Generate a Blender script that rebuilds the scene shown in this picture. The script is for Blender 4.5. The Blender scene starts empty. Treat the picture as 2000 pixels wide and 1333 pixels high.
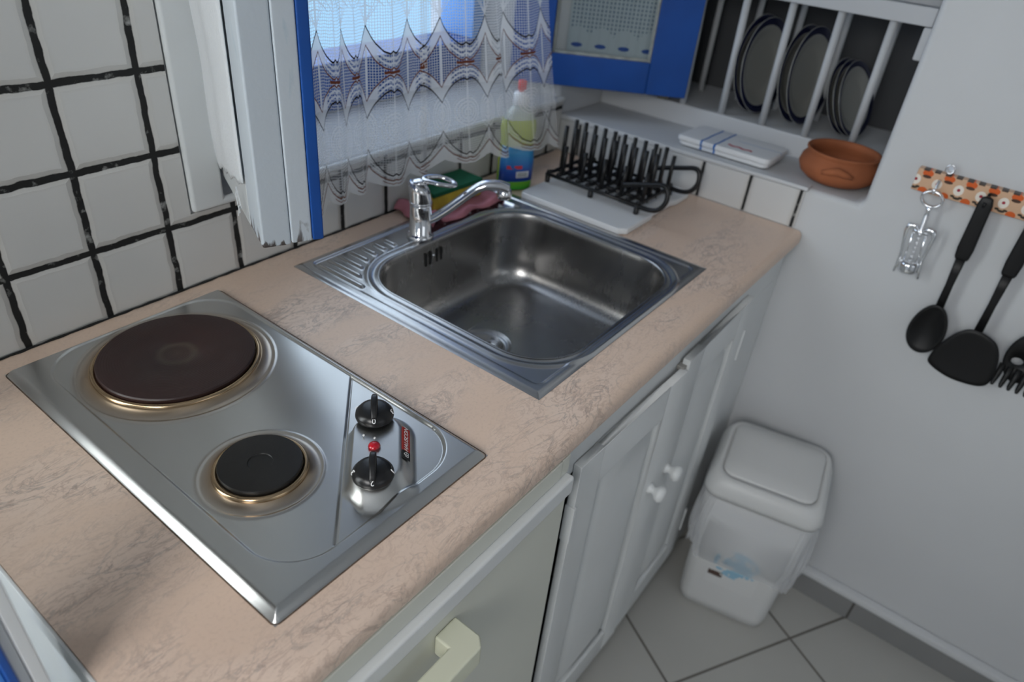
import bpy, bmesh, math, random
import numpy as np
from mathutils import Vector, Matrix, Euler
random.seed(7)
C = bpy.context.scene.collection
PI = math.pi

# ------------------------------------------------------------------ camera
cam_d = bpy.data.cameras.new('camera')
cam = bpy.data.objects.new('camera', cam_d); C.objects.link(cam)
cam_d.sensor_width = 36.0; cam_d.lens = 1383.68*36/2000
cam_d.clip_start = 0.02; cam_d.clip_end = 100
def cam_basis(yaw, pitch, roll):
    cy, sy, cp, sp = math.cos(yaw), math.sin(yaw), math.cos(pitch), math.sin(pitch)
    f = Vector((sy*cp, cy*cp, sp)); r = Vector((cy, -sy, 0)); u = r.cross(f)
    c, s = math.cos(roll), math.sin(roll)
    return c*r+s*u, -s*r+c*u, f
_r, _u, _f = cam_basis(0.9725, -0.5939, 0.1063)
M = Matrix.Identity(4)
for i in range(3):
    M[i][0] = _r[i]; M[i][1] = _u[i]; M[i][2] = -_f[i]
M.translation = Vector((-0.1275, -0.8946, 0.5596))
cam.matrix_world = M
cam_d.dof.use_dof = True; cam_d.dof.focus_distance = 0.80; cam_d.dof.aperture_fstop = 4.0
bpy.context.scene.camera = cam

# ------------------------------------------------------------------ world, lights, exposure
sc = bpy.context.scene
sc.view_settings.view_transform = 'Standard'; sc.view_settings.look = 'None'
sc.view_settings.gamma = 1.0; sc.view_settings.use_curve_mapping = False
sc.view_settings.exposure = 0.0
w = bpy.data.worlds.new('daylight'); sc.world = w; w.use_nodes = True
bg = w.node_tree.nodes['Background']; bg.inputs[0].default_value = (0.38, 0.67, 1.0, 1); bg.inputs[1].default_value = 1.15
def area(name, loc, target, sx, sy, power, col):
    l = bpy.data.lights.new(name, 'AREA'); l.shape = 'RECTANGLE'; l.size = sx; l.size_y = sy
    l.energy = power; l.color = col
    o = bpy.data.objects.new(name, l); C.objects.link(o); o.location = loc
    o.rotation_euler = (Vector(target)-Vector(loc)).to_track_quat('-Z', 'Y').to_euler()
    return o
sun_d = bpy.data.lights.new('sun', 'SUN'); sun_d.energy = 4.0; sun_d.angle = 0.01; sun_d.color = (1, .96, .9)
sun = bpy.data.objects.new('sun', sun_d); C.objects.link(sun)
sun.rotation_euler = Vector((.72, .03, -.69)).to_track_quat('-Z', 'Y').to_euler()
area('window_daylight', (0.80, 0.26, 0.47), (0.80, -1.0, 0.15), 0.68, 0.6, 2.0, (.92, .96, 1.0))
area('doorway_daylight', (-.56, .24, .32), (.10, -1.0, -.25), .78, 1.5, 30.0, (1.0, .985, .96))
area('room_fill', (-1.28, -0.85, 0.80), (0.0, -0.45, 0.0), 0.8, 0.9, 10.0, (1.0, .985, .965)).data.spread = math.radians(110)  # added fill lamp in front of the solid left wall, brightens the worktop
area('back_fill', (0.1, -2.75, 0.75), (0.6, -0.3, 0.0), 1.1, 0.9, 2.5, (.90, .95, 1.0))  # added fill lamp inside the solid front wall, no window there

# ------------------------------------------------------------------ mesh helpers
class MB:
    def __init__(s): s.v = []; s.f = []
    def add(s, verts, faces):
        o = len(s.v); s.v += [tuple(map(float, v)) for v in verts]; s.f += [tuple(i+o for i in f) for f in faces]; return s
    def box(s, a, b):
        x0, y0, z0 = a; x1, y1, z1 = b
        return s.add([(x0,y0,z0),(x1,y0,z0),(x1,y1,z0),(x0,y1,z0),(x0,y0,z1),(x1,y0,z1),(x1,y1,z1),(x0,y1,z1)],
                     [(0,3,2,1),(4,5,6,7),(0,1,5,4),(1,2,6,5),(2,3,7,6),(3,0,4,7)])
    def obox(s, o, ux, uy, uz, a, b):
        o, ux, uy, uz = map(Vector, (o, ux, uy, uz)); t = MB().box(a, b)
        return s.add([tuple(o+ux*v[0]+uy*v[1]+uz*v[2]) for v in t.v], t.f)
    def rings(s, rings, cap0=True, cap1=True, closed=True):
        n = len(rings[0]); vs = [p for r in rings for p in r]; fs = []
        m = n if closed else n-1
        for i in range(len(rings)-1):
            for j in range(m):
                k = (j+1) % n
                fs.append((i*n+j, i*n+k, (i+1)*n+k, (i+1)*n+j))
        if cap0: fs.append(tuple(range(n-1, -1, -1)))
        if cap1: fs.append(tuple(range((len(rings)-1)*n, len(rings)*n)))
        return s.add(vs, fs)
    def lathe(s, prof, c=(0,0,0), n=48, axis='z', cap0=True, cap1=True, M=None):
        rs = []
        for r, z in prof:
            ring = []
            for k in range(n):
                a = 2*PI*k/n; p = Vector((r*math.cos(a), r*math.sin(a), z))
                if axis == 'y': p = Vector((p.x, -p.z, p.y))
                if axis == 'x': p = Vector((p.z, p.x, p.y))
                if M is not None: p = M @ p
                ring.append(tuple(p+Vector(c)))
            rs.append(ring)
        return s.rings(rs, cap0, cap1)
    def tube(s, pts, r, n=10, closed=False, flat=None, up=None):
        P = [Vector(p) for p in pts]; N = len(P); rs = []
        nrm = None
        for i in range(N):
            if closed: t = (P[(i+1) % N]-P[i-1]).normalized()
            else: t = (P[min(i+1, N-1)]-P[max(i-1, 0)]).normalized()
            if nrm is None:
                a = Vector(up) if up else (Vector((0,0,1)) if abs(t.z) < .9 else Vector((1,0,0)))
                nrm = (a-t*a.dot(t)).normalized()
            else:
                a = Vector(up) if up else nrm
                nrm = (a-t*a.dot(t)).normalized()
            b = t.cross(nrm); rr = r[i] if isinstance(r, (list, tuple)) else r
            fl = flat if flat else 1
            rs.append([tuple(P[i]+nrm*math.cos(2*PI*k/n)*rr*fl+b*math.sin(2*PI*k/n)*rr) for k in range(n)])
        if closed: rs.append(rs[0]); return s.rings(rs, False, False)
        return s.rings(rs)
    def prism(s, poly, ax, d0, d1):
        def P(u, v, d):
            return {'x': (d, u, v), 'y': (u, d, v), 'z': (u, v, d)}[ax]
        return s.rings([[P(u, v, d0) for u, v in poly], [P(u, v, d1) for u, v in poly]])
    def build(s, name, mat, parent=None, smooth=False, bevel=0, seg=2, sub=0, angle=35, local=False):
        me = bpy.data.meshes.new(name); me.from_pydata(s.v, [], s.f)
        bm = bmesh.new(); bm.from_mesh(me); bmesh.ops.remove_doubles(bm, verts=bm.verts, dist=1e-6)
        bmesh.ops.recalc_face_normals(bm, faces=bm.faces)
        bm.to_mesh(me); bm.free()
        o = bpy.data.objects.new(name, me); C.objects.link(o)
        mats = mat if isinstance(mat, (list, tuple)) else [mat]
        for m in mats: me.materials.append(m)
        if parent is not None:
            o.parent = parent
            if not local: o.matrix_parent_inverse = base_matrix(parent).inverted()
        if smooth:
            for p in me.polygons: p.use_smooth = True
        if bevel:
            m = o.modifiers.new('bevel', 'BEVEL'); m.width = bevel; m.segments = seg; m.limit_method = 'ANGLE'; m.angle_limit = math.radians(angle)
            for p in me.polygons: p.use_smooth = True
            wn = o.modifiers.new('wn', 'WEIGHTED_NORMAL'); wn.keep_sharp = False
        if sub:
            m = o.modifiers.new('sub', 'SUBSURF'); m.levels = sub; m.render_levels = sub
            for p in me.polygons: p.use_smooth = True
        return o
def base_matrix(o):
    m = o.matrix_basis.copy()
    if o.parent: m = base_matrix(o.parent) @ o.matrix_parent_inverse @ m
    return m
def smooth_by_angle(o, deg=40):
    me = o.data
    for p in me.polygons: p.use_smooth = True
    bm = bmesh.new(); bm.from_mesh(me)
    for e in bm.edges:
        if len(e.link_faces) == 2 and e.calc_face_angle(0) > math.radians(deg): e.smooth = False
    bm.to_mesh(me); bm.free(); return o
def tag(o, label=None, cat=None, group=None, kind=None):
    if label: o['label'] = label
    if cat: o['category'] = cat
    if group: o['group'] = group
    if kind: o['kind'] = kind
    return o
def thing(name, loc, label, cat, group=None, rz=0):
    o = bpy.data.objects.new(name, None); C.objects.link(o); o.location = loc; o.rotation_euler = (0, 0, rz)
    o.empty_display_size = .02
    return tag(o, label, cat, group)
def rrect(cx, cy, hx, hy, r, n=8):
    pts = []
    for (sx, sy, a0) in ((1,1,0), (-1,1,PI/2), (-1,-1,PI), (1,-1,1.5*PI)):
        for k in range(n+1):
            a = a0+PI/2*k/n
            pts.append((cx+sx*(hx-r)+r*math.cos(a), cy+sy*(hy-r)+r*math.sin(a)))
    return pts
def grid_mesh(name, X, Y, Z, mat, parent=None, mask=None):
    ny, nx = X.shape
    V = np.stack([X, Y, Z], -1).reshape(-1, 3)
    i, j = np.meshgrid(np.arange(ny-1), np.arange(nx-1), indexing='ij')
    a = i*nx+j; F = np.stack([a, a+1, a+nx+1, a+nx], -1)
    F = F[mask] if mask is not None else F.reshape(-1, 4)
    me = bpy.data.meshes.new(name); me.from_pydata(V.tolist(), [], F.tolist())
    o = bpy.data.objects.new(name, me); C.objects.link(o); me.materials.append(mat)
    for p in me.polygons: p.use_smooth = True
    if parent is not None:
        o.parent = parent; o.matrix_parent_inverse = base_matrix(parent).inverted()
    return o
def text_mesh(name, txt, size, M, mat, parent, depth=.0004, shear=0):
    cu = bpy.data.curves.new(name, 'FONT'); cu.body = txt; cu.size = size; cu.extrude = depth
    cu.align_x = 'CENTER'; cu.align_y = 'CENTER'; cu.shear = shear
    t = bpy.data.objects.new(name+'_tmp', cu); C.objects.link(t)
    dg = bpy.context.evaluated_depsgraph_get(); me = bpy.data.meshes.new_from_object(t.evaluated_get(dg))
    bpy.data.objects.remove(t); bpy.data.curves.remove(cu)
    me.transform(M); me.name = name
    o = bpy.data.objects.new(name, me); C.objects.link(o); me.materials.clear(); me.materials.append(mat)
    o.parent = parent; o.matrix_parent_inverse = base_matrix(parent).inverted()
    return o

# ------------------------------------------------------------------ material helpers
class X:
    """node-value wrapper with arithmetic"""
    nt = None
    def __init__(s, sock): s.s = sock
    @staticmethod
    def op(kind, *a, clamp=False):
        n = X.nt.nodes.new('ShaderNodeMath'); n.operation = kind; n.use_clamp = clamp
        for i, v in enumerate(a):
            if isinstance(v, X): X.nt.links.new(v.s, n.inputs[i])
            else: n.inputs[i].default_value = v
        return X(n.outputs[0])
    def __add__(s, o): return X.op('ADD', s, o)
    __radd__ = __add__
    def __sub__(s, o): return X.op('SUBTRACT', s, o)
    def __rsub__(s, o): return X.op('SUBTRACT', o, s)
    def __mul__(s, o): return X.op('MULTIPLY', s, o)
    __rmul__ = __mul__
    def __truediv__(s, o): return X.op('DIVIDE', s, o)
    def __lt__(s, o): return X.op('LESS_THAN', s, o)
    def __gt__(s, o): return X.op('GREATER_THAN', s, o)
    def __pow__(s, o): return X.op('POWER', s, o)
def xabs(a): return X.op('ABSOLUTE', a)
def fract(a): return X.op('FRACT', a)
def mx(*a):
    r = a[0]
    for b in a[1:]: r = X.op('MAXIMUM', r, b)
    return r
def mn(*a):
    r = a[0]
    for b in a[1:]: r = X.op('MINIMUM', r, b)
    return r
def line(d, w): return xabs(d) < w
def mat(name, col, rough=.5, metal=0.0, coat=0, spec=.5, noise=0, nscale=20, bump=0, bscale=60, trans=0, ior=1.45, alpha=1, nstretch=(1,1,1), col2=None, sss=0):
    m = bpy.data.materials.new(name); m.use_nodes = True; nt = m.node_tree
    b = nt.nodes['Principled BSDF']
    b.inputs['Base Color'].default_value = (*col, 1); b.inputs['Roughness'].default_value = rough
    b.inputs['Metallic'].default_value = metal; b.inputs['Coat Weight'].default_value = coat; b.inputs['Coat Roughness'].default_value = .1
    b.inputs['Specular IOR Level'].default_value = spec; b.inputs['Transmission Weight'].default_value = trans; b.inputs['IOR'].default_value = ior
    b.inputs['Alpha'].default_value = alpha
    if sss: b.inputs['Subsurface Weight'].default_value = sss; b.inputs['Subsurface Radius'].default_value = (.01,.01,.01)
    tc = nt.nodes.new('ShaderNodeTexCoord'); mp = nt.nodes.new('ShaderNodeMapping'); mp.inputs['Scale'].default_value = nstretch
    nt.links.new(tc.outputs['Object'], mp.inputs[0])
    if noise or col2:
        n = nt.nodes.new('ShaderNodeTexNoise'); n.inputs['Scale'].default_value = nscale; n.inputs['Detail'].default_value = 6
        nt.links.new(mp.outputs[0], n.inputs[0])
        r = nt.nodes.new('ShaderNodeValToRGB'); c2 = col2 if col2 else tuple(c*(1-noise) for c in col)
        r.color_ramp.elements[0].position = .32; r.color_ramp.elements[1].position = .68
        r.color_ramp.elements[0].color = (*c2, 1); r.color_ramp.elements[1].color = (*col, 1)
        nt.links.new(n.outputs[0], r.inputs[0]); nt.links.new(r.outputs[0], b.inputs['Base Color'])
    if bump:
        n = nt.nodes.new('ShaderNodeTexNoise'); n.inputs['Scale'].default_value = bscale; n.inputs['Detail'].default_value = 4
        nt.links.new(mp.outputs[0], n.inputs[0])
        bp = nt.nodes.new('ShaderNodeBump'); bp.inputs['Strength'].default_value = 1; bp.inputs['Distance'].default_value = bump
        nt.links.new(n.outputs[0], bp.inputs['Height']); nt.links.new(bp.outputs[0], b.inputs['Normal'])
    return m
def nodes_of(m): return m.node_tree, m.node_tree.nodes['Principled BSDF']
def mixcol(nt, fac, a, b):
    n = nt.nodes.new('ShaderNodeMix'); n.data_type = 'RGBA'
    if isinstance(fac, X): nt.links.new(fac.s, n.inputs[0])
    elif hasattr(fac, 'links'): nt.links.new(fac, n.inputs[0])
    else: n.inputs[0].default_value = fac
    for i, c in ((6, a), (7, b)):
        if hasattr(c, 'links'): nt.links.new(c, n.inputs[i])
        else: n.inputs[i].default_value = (*c, 1)
    return n.outputs[2]
def objxyz(nt, uv=False):
    tc = nt.nodes.new('ShaderNodeTexCoord'); sp = nt.nodes.new('ShaderNodeSeparateXYZ')
    nt.links.new(tc.outputs['UV' if uv else 'Object'], sp.inputs[0])
    return tc.outputs['UV' if uv else 'Object'], X(sp.outputs[0]), X(sp.outputs[1]), X(sp.outputs[2])
def noise_x(nt, vec, scale, detail=3, dist=0):
    n = nt.nodes.new('ShaderNodeTexNoise'); n.inputs['Scale'].default_value = scale; n.inputs['Detail'].default_value = detail
    n.inputs['Distortion'].default_value = dist
    if vec is not None: nt.links.new(vec, n.inputs[0])
    return n

m_wall = mat('white_plaster', (.575,.59,.605), .75, noise=.05, nscale=3, bump=.003, bscale=7)
m_paint = mat('white_gloss_paint', (.70,.72,.725), .38, noise=.05, nscale=6, bump=.0006, bscale=30)
m_cream = mat('cream_enamel', (.66,.67,.60), .35, noise=.04, nscale=4)
m_cream2 = mat('cream_plastic', (.68,.69,.55), .4)
m_blue = mat('blue_gloss_paint', (.005,.078,.36), .42, noise=.25, nscale=9, bump=.0006, bscale=40)
m_bluelight = mat('pale_blue_and_lit_blue', (.08,.30,.72), .45, noise=.15, nscale=9)  # pale door skin; also the frame blue with daylight put into the colour
m_chrome = mat('chrome', (.82,.83,.85), .07, 1.0)
m_black = mat('black_plastic', (.012,.012,.013), .28, bump=.0001, bscale=200)
m_blackmat = mat('black_nylon', (.006,.006,.0065), .45, spec=.35)
m_wire = mat('black_coated_wire', (.008,.008,.009), .35)
m_board = mat('white_polythene', (.74,.75,.76), .35)
m_terra = mat('terracotta', (.36,.115,.045), .8, noise=.25, nscale=14, bump=.0006, bscale=60)
m_binw = mat('white_bin_plastic', (.62,.63,.63), .4, noise=.04, nscale=5)
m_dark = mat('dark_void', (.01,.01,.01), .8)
m_white_t = mat('white_print', (.85,.85,.85), .5)
m_red = mat('red_lens', (.45,.0,.012), .12, coat=1)
m_redp = mat('red_badge', (.42,.03,.02), .4)
m_iron = mat('black_iron_plate', (.016,.015,.014), .38, noise=.2, nscale=25, bump=.0002, bscale=150)

def steel(name, base=(.56,.555,.54), rough=.3, stretch=(1,30,1), amount=.06, heat=None):
    m = bpy.data.materials.new(name); m.use_nodes = True; nt, b = nodes_of(m); X.nt = nt
    b.inputs['Metallic'].default_value = 1.0; b.inputs['Base Color'].default_value = (*base, 1)
    tc, x, y, z = objxyz(nt); mp = nt.nodes.new('ShaderNodeMapping'); mp.inputs['Scale'].default_value = stretch
    nt.links.new(tc, mp.inputs[0])
    n = noise_x(nt, mp.outputs[0], 40, 5); n2 = noise_x(nt, tc, 9, 4)
    r = X(n.outputs[0])*amount + X(n2.outputs[0])*.07 + (rough-amount*.5-.035)
    nt.links.new(r.s, b.inputs['Roughness'])
    if heat:
        f = None
        for (cx, cy, r0, r1) in heat:
            d = ((x-cx)*(x-cx)+(y-cy)*(y-cy))**.5
            k = X.op('SUBTRACT', 1.0, (d-r0)/(r1-r0), clamp=True)
            f = k if f is None else mx(f, k)
        c = mixcol(nt, f*.85, base, (.44,.29,.15))
        nt.links.new(c, b.inputs['Base Color'])
    return m
BIG = (.214, -.166); SML = (.167, -.395)
m_steel_hob = steel('brushed_steel_hob', (.60,.60,.585), .30, (3,14,1), .05, heat=[(BIG[0],BIG[1],.098,.120),(SML[0],SML[1],.047,.068)])
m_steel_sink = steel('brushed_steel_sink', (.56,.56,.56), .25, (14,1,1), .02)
m_steel_bowl = steel('brushed_steel_bowl', (.38,.375,.37), .27, (12,12,1), .02)  # darker copy of the sink steel, dim room reflections put into the colour
m_heatring = steel('heat_tinted_ring', (.50,.36,.22), .22, (1,1,1))

# laminate worktop
m_top = bpy.data.materials.new('pink_marble_laminate'); m_top.use_nodes = True; nt, b = nodes_of(m_top); X.nt = nt
tc, x, y, z = objxyz(nt)
mp = nt.nodes.new('ShaderNodeMapping'); mp.inputs['Scale'].default_value = (1.0, 2.3, 1); mp.inputs['Rotation'].default_value = (0,0,.55); nt.links.new(tc, mp.inputs[0])
big = noise_x(nt, mp.outputs[0], 5, 5, .6); v1 = noise_x(nt, mp.outputs[0], 11, 9, 1.2); v2 = noise_x(nt, mp.outputs[0], 26, 8, 1.6); fine = noise_x(nt, tc, 260, 2)
for _n in (v1, v2): _n.inputs['Roughness'].default_value = .62
vein = X.op('SUBTRACT', 1.0, xabs(X(v1.outputs[0])-.5)*34, clamp=True); vein2 = X.op('SUBTRACT', 1.0, xabs(X(v2.outputs[0])-.5)*26, clamp=True)
patch = X.op('MULTIPLY', X(big.outputs[0])-.42, 4.5, clamp=True)
base = mixcol(nt, patch, (.72,.545,.43), (.74,.585,.485))
c1 = mixcol(nt, vein*patch*.48, base, (.17,.155,.15)); c2 = mixcol(nt, vein2*patch*.40, c1, (.24,.13,.09))
c3 = mixcol(nt, X.op('MULTIPLY', X(fine.outputs[0])-.5, .5, clamp=True), c2, (.25,.16,.12))
nt.links.new(c3, b.inputs['Base Color']); b.inputs['Roughness'].default_value = .36
bp = nt.nodes.new('ShaderNodeBump'); bp.inputs['Distance'].default_value = .0001; 
# wall tiles (grid origin and pitch in metres), axis = which coordinate runs along the wall
def tile_mat(name, ax, x0, px, z0, pz, gw, col, grout, wob=.0028, rough=.3):
    m = bpy.data.materials.new(name); m.use_nodes = True; nt, b = nodes_of(m); X.nt = nt
    tc, x, y, z = objxyz(nt)
    a = {'x': x, 'y': y}[ax]
    n1 = noise_x(nt, tc, 30, 4); n2 = noise_x(nt, tc, 34, 4, .3)
    n3 = noise_x(nt, tc, 5, 3); n4 = noise_x(nt, tc, 55, 5)
    a2 = a + (X(n1.outputs[0])-.5)*(wob*2.2); z2 = z + (X(n2.outputs[0])-.5)*(wob*2.2)
    fa = xabs(fract((a2-x0)/px+.5)-.5)*px; fz = xabs(fract((z2-z0)/pz+.5)-.5)*pz
    d = mn(fa, fz) + (X(n4.outputs[0])-.5)*.0018
    g = X.op('SUBTRACT', 1.0, (d-gw)/.0012, clamp=True)
    edge = X.op('SUBTRACT', 1.0, (d-gw)/.010, clamp=True)
    tc1 = mixcol(nt, X.op('MULTIPLY', X(n3.outputs[0])-.35, 2.2, clamp=True), tuple(c*.93 for c in col), col)
    tc2 = mixcol(nt, edge*.22, tc1, (.36,.30,.23))
    n5 = noise_x(nt, tc, 70, 5)
    gr = mixcol(nt, X.op('MULTIPLY', X(n5.outputs[0])-.60, 6, clamp=True), grout, (.32,.32,.31))
    nt.links.new(mixcol(nt, g, tc2, gr), b.inputs['Base Color'])
    nt.links.new((g*.45+rough).s, b.inputs['Roughness'])
    bp = nt.nodes.new('ShaderNodeBump'); bp.inputs['Distance'].default_value = .0025; bp.inputs['Strength'].default_value = .7
    h = X.op('MULTIPLY', (d-gw)/.006, 1, clamp=True) + X(n3.outputs[0])*.7 + X(n4.outputs[0])*.05
    nt.links.new(h.s, bp.inputs['Height']); nt.links.new(bp.outputs[0], b.inputs['Normal'])
    return m
m_tile = tile_mat('white_tiles_black_grout', 'x', .1099, .1022, .0989, .1049, .0037, (.63,.625,.61), (.006,.006,.006))
m_tile_r = tile_mat('white_tiles_upstand', 'y', -.371, .1035, .5, 1.0, .0026, (.62,.625,.62), (.006,.006,.006), wob=.0006)

# floor
m_floor = bpy.data.materials.new('beige_floor_tiles'); m_floor.use_nodes = True; nt, b = nodes_of(m_floor); X.nt = nt
tc, x, y, z = objxyz(nt)
ca, sa = math.cos(1.0532), math.sin(1.0532)
a = x*sa - y*ca; bb = x*ca + y*sa
fa = xabs(fract((a-1.0904)/.338+.5)-.5)*.338; fb = xabs(fract((bb+.2366)/.338+.5)-.5)*.338
g = X.op('SUBTRACT', 1.0, (mn(fa, fb)-.0022)/.001, clamp=True)
n1 = noise_x(nt, tc, 6, 4); n2 = noise_x(nt, tc, 80, 3)
tcol = mixcol(nt, X(n1.outputs[0]), (.40,.40,.375), (.46,.455,.43))
nt.links.new(mixcol(nt, g, tcol, (.14,.13,.115)), b.inputs['Base Color']); b.inputs['Roughness'].default_value = .45
bp = nt.nodes.new('ShaderNodeBump'); bp.inputs['Distance'].default_value = .001; nt.links.new((1-g).s, bp.inputs['Height']); nt.links.new(bp.outputs[0], b.inputs['Normal'])
m_skirt = bpy.data.materials.new('grey_skirting_tile'); m_skirt.use_nodes = True; nt, b = nodes_of(m_skirt); X.nt = nt
tc, x, y, z = objxyz(nt)
fy = xabs(fract((y+1.0)/.338+.5)-.5)*.338; g = fy < .0025
n1 = noise_x(nt, tc, 10, 4)
nt.links.new(mixcol(nt, g, mixcol(nt, X(n1.outputs[0]), (.20,.205,.205), (.25,.25,.25)), (.06,.055,.05)), b.inputs['Base Color']); b.inputs['Roughness'].default_value = .4

# ------------------------------------------------------------------ room shell
ZF = -0.883
def struct(o): o['kind'] = 'structure'; return o
f = MB().box((-2.1,-3.0,ZF-.05), (1.75,.6,ZF)).build('floor', m_floor); struct(f)
f = MB().box((-2.1,-3.0,1.45), (1.9,.4,1.5)).build('ceiling', m_wall); struct(f)
# back wall with a splayed window recess
def ringxz(x0, x1, z0, z1, y): return [(x0,y,z0), (x1,y,z0), (x1,y,z1), (x0,y,z1)]
mb = MB()
outer = ringxz(-.125, 1.9, ZF, 1.45, 0); outer2 = ringxz(-.125, 1.9, ZF, 1.45, .30)
mb.rings([outer2, outer, ringxz(.40,1.27,.121,.82,0), ringxz(.44,1.20,.149,.80,.10), ringxz(.44,1.16,.149,.80,.135), ringxz(.44,1.155,.135,.80,.30), outer2], False, False)
mb.box((-1.45,0,ZF), (-.97,.30,1.45)).box((-.97,0,1.12), (-.125,.30,1.45))
wb = mb.build('wall_back', m_wall, bevel=.008, seg=3, angle=25); struct(wb)
# right wall: notch for the plate niche
poly = [(-3.0,ZF), (0.0,ZF), (0.0,.083), (-.685,.083), (-.690,.095), (-.688,.75), (0.0,.75), (0.0,1.45), (-3.0,1.45)]
mb = MB().prism(poly, 'x', 1.285, 1.69)
wr = mb.build('wall_right', m_wall, bevel=.012, seg=3); struct(wr)
wn = MB().box((1.69,-.75,.0), (1.78,0,.80)).build('wall_niche', mat('dark_grey_niche_back', (.07,.073,.078), .8, bump=.002, bscale=8)); struct(wn)  # niche back, a much darker grey than the wall plaster
st = MB().box((1.458,-.689,.080), (1.69,-.0005,.128)).build('trim_1', m_wall, bevel=.004); struct(st)
blk = MB().box((1.44,-.690,.318), (1.50,-.655,.375)).build('trim_2', m_wall, bevel=.003); struct(blk)
MBw = MB().box((-1.45,-3.0,ZF), (-1.36,-.0005,1.45))
struct(MBw.build('wall_left', m_wall))
MBw = MB().box((-2.1,-3.05,ZF), (1.75,-3.0,1.45))
struct(MBw.build('wall_front', m_wall))
# tiled backsplash slab
poly = [(-.075,.0005), (1.2835,.0005), (1.2835,.110), (.350,.110), (.350,1.3), (-.075,1.3)]
t = MB().prism(poly, 'y', -.004, -.0003).build('trim_3', m_tile); struct(t)
# painted plaster surround of the window
poly = [(.352,.112), (1.283,.112), (1.283,.124), (.402,.124), (.402,.84), (.352,.84)]
t = MB().prism(poly, 'y', -.011, -.0003).build('trim_4', m_paint, bevel=.005, seg=3); struct(t)
# right upstand: tiles and painted nosing
t = MB().prism([(-.5845,.0005), (-.0045,.0005), (-.0045,.072), (-.5845,.078)], 'x', 1.281, 1.2848).build('trim_5', m_tile_r, bevel=.0015); struct(t)
t = MB().prism([(-.588,.0785), (-.0045,.0725), (-.0045,.0845), (-.588,.0865)], 'x', 1.280, 1.310).build('trim_6', m_wall, bevel=.003, seg=3); struct(t)
# skirting on the right wall with plaster lip above
t = MB().box((1.270,-2.99,ZF+.0003), (1.2847,-.60,ZF+.062)).build('baseboard_right', m_skirt, bevel=.001); struct(t)
t = MB().prism([(1.2845,ZF+.0625), (1.266,ZF+.0625), (1.268,ZF+.078), (1.2845,ZF+.086)], 'y', -2.99, -.60).build('trim_7', m_wall, bevel=.004); struct(t)

# ------------------------------------------------------------------ window
wf = thing('window_1', (.80,.18,.149), None, None); wf['kind'] = 'structure'; del_keys = None
mb = MB()
mb.box((.4405,.1405,.150), (1.1545,.235,.235))
mb.build('bottom_rail', m_blue, wf, bevel=.003)
MB().box((.4405,.1405,.2355), (.475,.235,.7995)).build('jamb', m_blue, wf, bevel=.003)
MB().box((1.12,.1405,.2355), (1.1545,.235,.7995)).build('jamb', m_bluelight, wf, bevel=.003)  # same blue frame, its lit look painted as a lighter tone
MB().box((.4755,.1405,.765), (1.1195,.235,.7995)).build('top_rail', m_blue, wf, bevel=.003)

def lace_panel_mat():
    m = bpy.data.materials.new('lace_panel_cloth'); m.use_nodes = True; nt, b = nodes_of(m); X.nt = nt
    tc, u, v, _ = objxyz(nt, uv=True)     # u, v in metres from the lower left corner of the cloth
    dots = ((xabs(fract(u/.0085)-.5) < .20)*(xabs(fract(v/.0085)-.5) < .27))
    sc_ = xabs(fract(u/.052+.5)-.5)*2       # 0 at oval, 1 between
    mesh_zone = v > (.056-(sc_**2)*.018)
    dots = dots*mesh_zone
    du = (fract(u/.052+.5)-.5)*.052
    oval = ((du*du)/(.0125*.0125)+((v-.017)*(v-.017))/(.0048*.0048)) < 1.0
    c = mixcol(nt, dots, (.50,.56,.60), (.10,.16,.24)); c = mixcol(nt, oval, c, (.010,.07,.33))
    nt.links.new(c, b.inputs['Base Color']); b.inputs['Roughness'].default_value = .8
    return m
m_lacep = lace_panel_mat()
m_clothw = mat('white_cotton_lace', (.80,.82,.84), .9, bump=.0012, bscale=220)
m_glass = bpy.data.materials.new('window_glass'); m_glass.use_nodes = True; nt = m_glass.node_tree; nt.nodes.remove(nt.nodes['Principled BSDF'])
_t = nt.nodes.new('ShaderNodeBsdfTransparent'); _t.inputs[0].default_value = (.93,.95,.95,1); _g = nt.nodes.new('ShaderNodeBsdfGlossy'); _g.inputs['Roughness'].default_value = .02
_m = nt.nodes.new('ShaderNodeMixShader'); _fr = nt.nodes.new('ShaderNodeFresnel'); _fr.inputs[0].default_value = 1.4
nt.links.new(_fr.outputs[0], _m.inputs[0]); nt.links.new(_t.outputs[0], _m.inputs[1]); nt.links.new(_g.outputs[0], _m.inputs[2]); nt.links.new(_m.outputs[0], nt.nodes['Material Output'].inputs[0])
m_worn = mat('worn_white_paint', (.60,.64,.68), .5, noise=.0, nscale=12, bump=.0005, bscale=60)
nt, b = nodes_of(m_worn); X.nt = nt
tc, x, y, z = objxyz(nt)
mp = nt.nodes.new('ShaderNodeMapping'); mp.inputs['Scale'].default_value = (3,3,1); nt.links.new(tc, mp.inputs[0])
n1 = noise_x(nt, mp.outputs[0], 28, 7, .5); n2 = noise_x(nt, mp.outputs[0], 9, 5, .5); n3 = noise_x(nt, mp.outputs[0], 55, 6)
low = X.op('SUBTRACT', 1.0, (z-.152)/.055, clamp=True)
c = mixcol(nt, X.op('MULTIPLY', X(n2.outputs[0])-.60, 6, clamp=True)*.55, (.56,.61,.66), (.16,.35,.46))
rust = X.op('MULTIPLY', (X(n1.outputs[0])+low*.28)-.735, 14, clamp=True)*low
c = mixcol(nt, rust, c, (.05,.03,.022))
nt.links.new(c, b.inputs['Base Color'])

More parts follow.
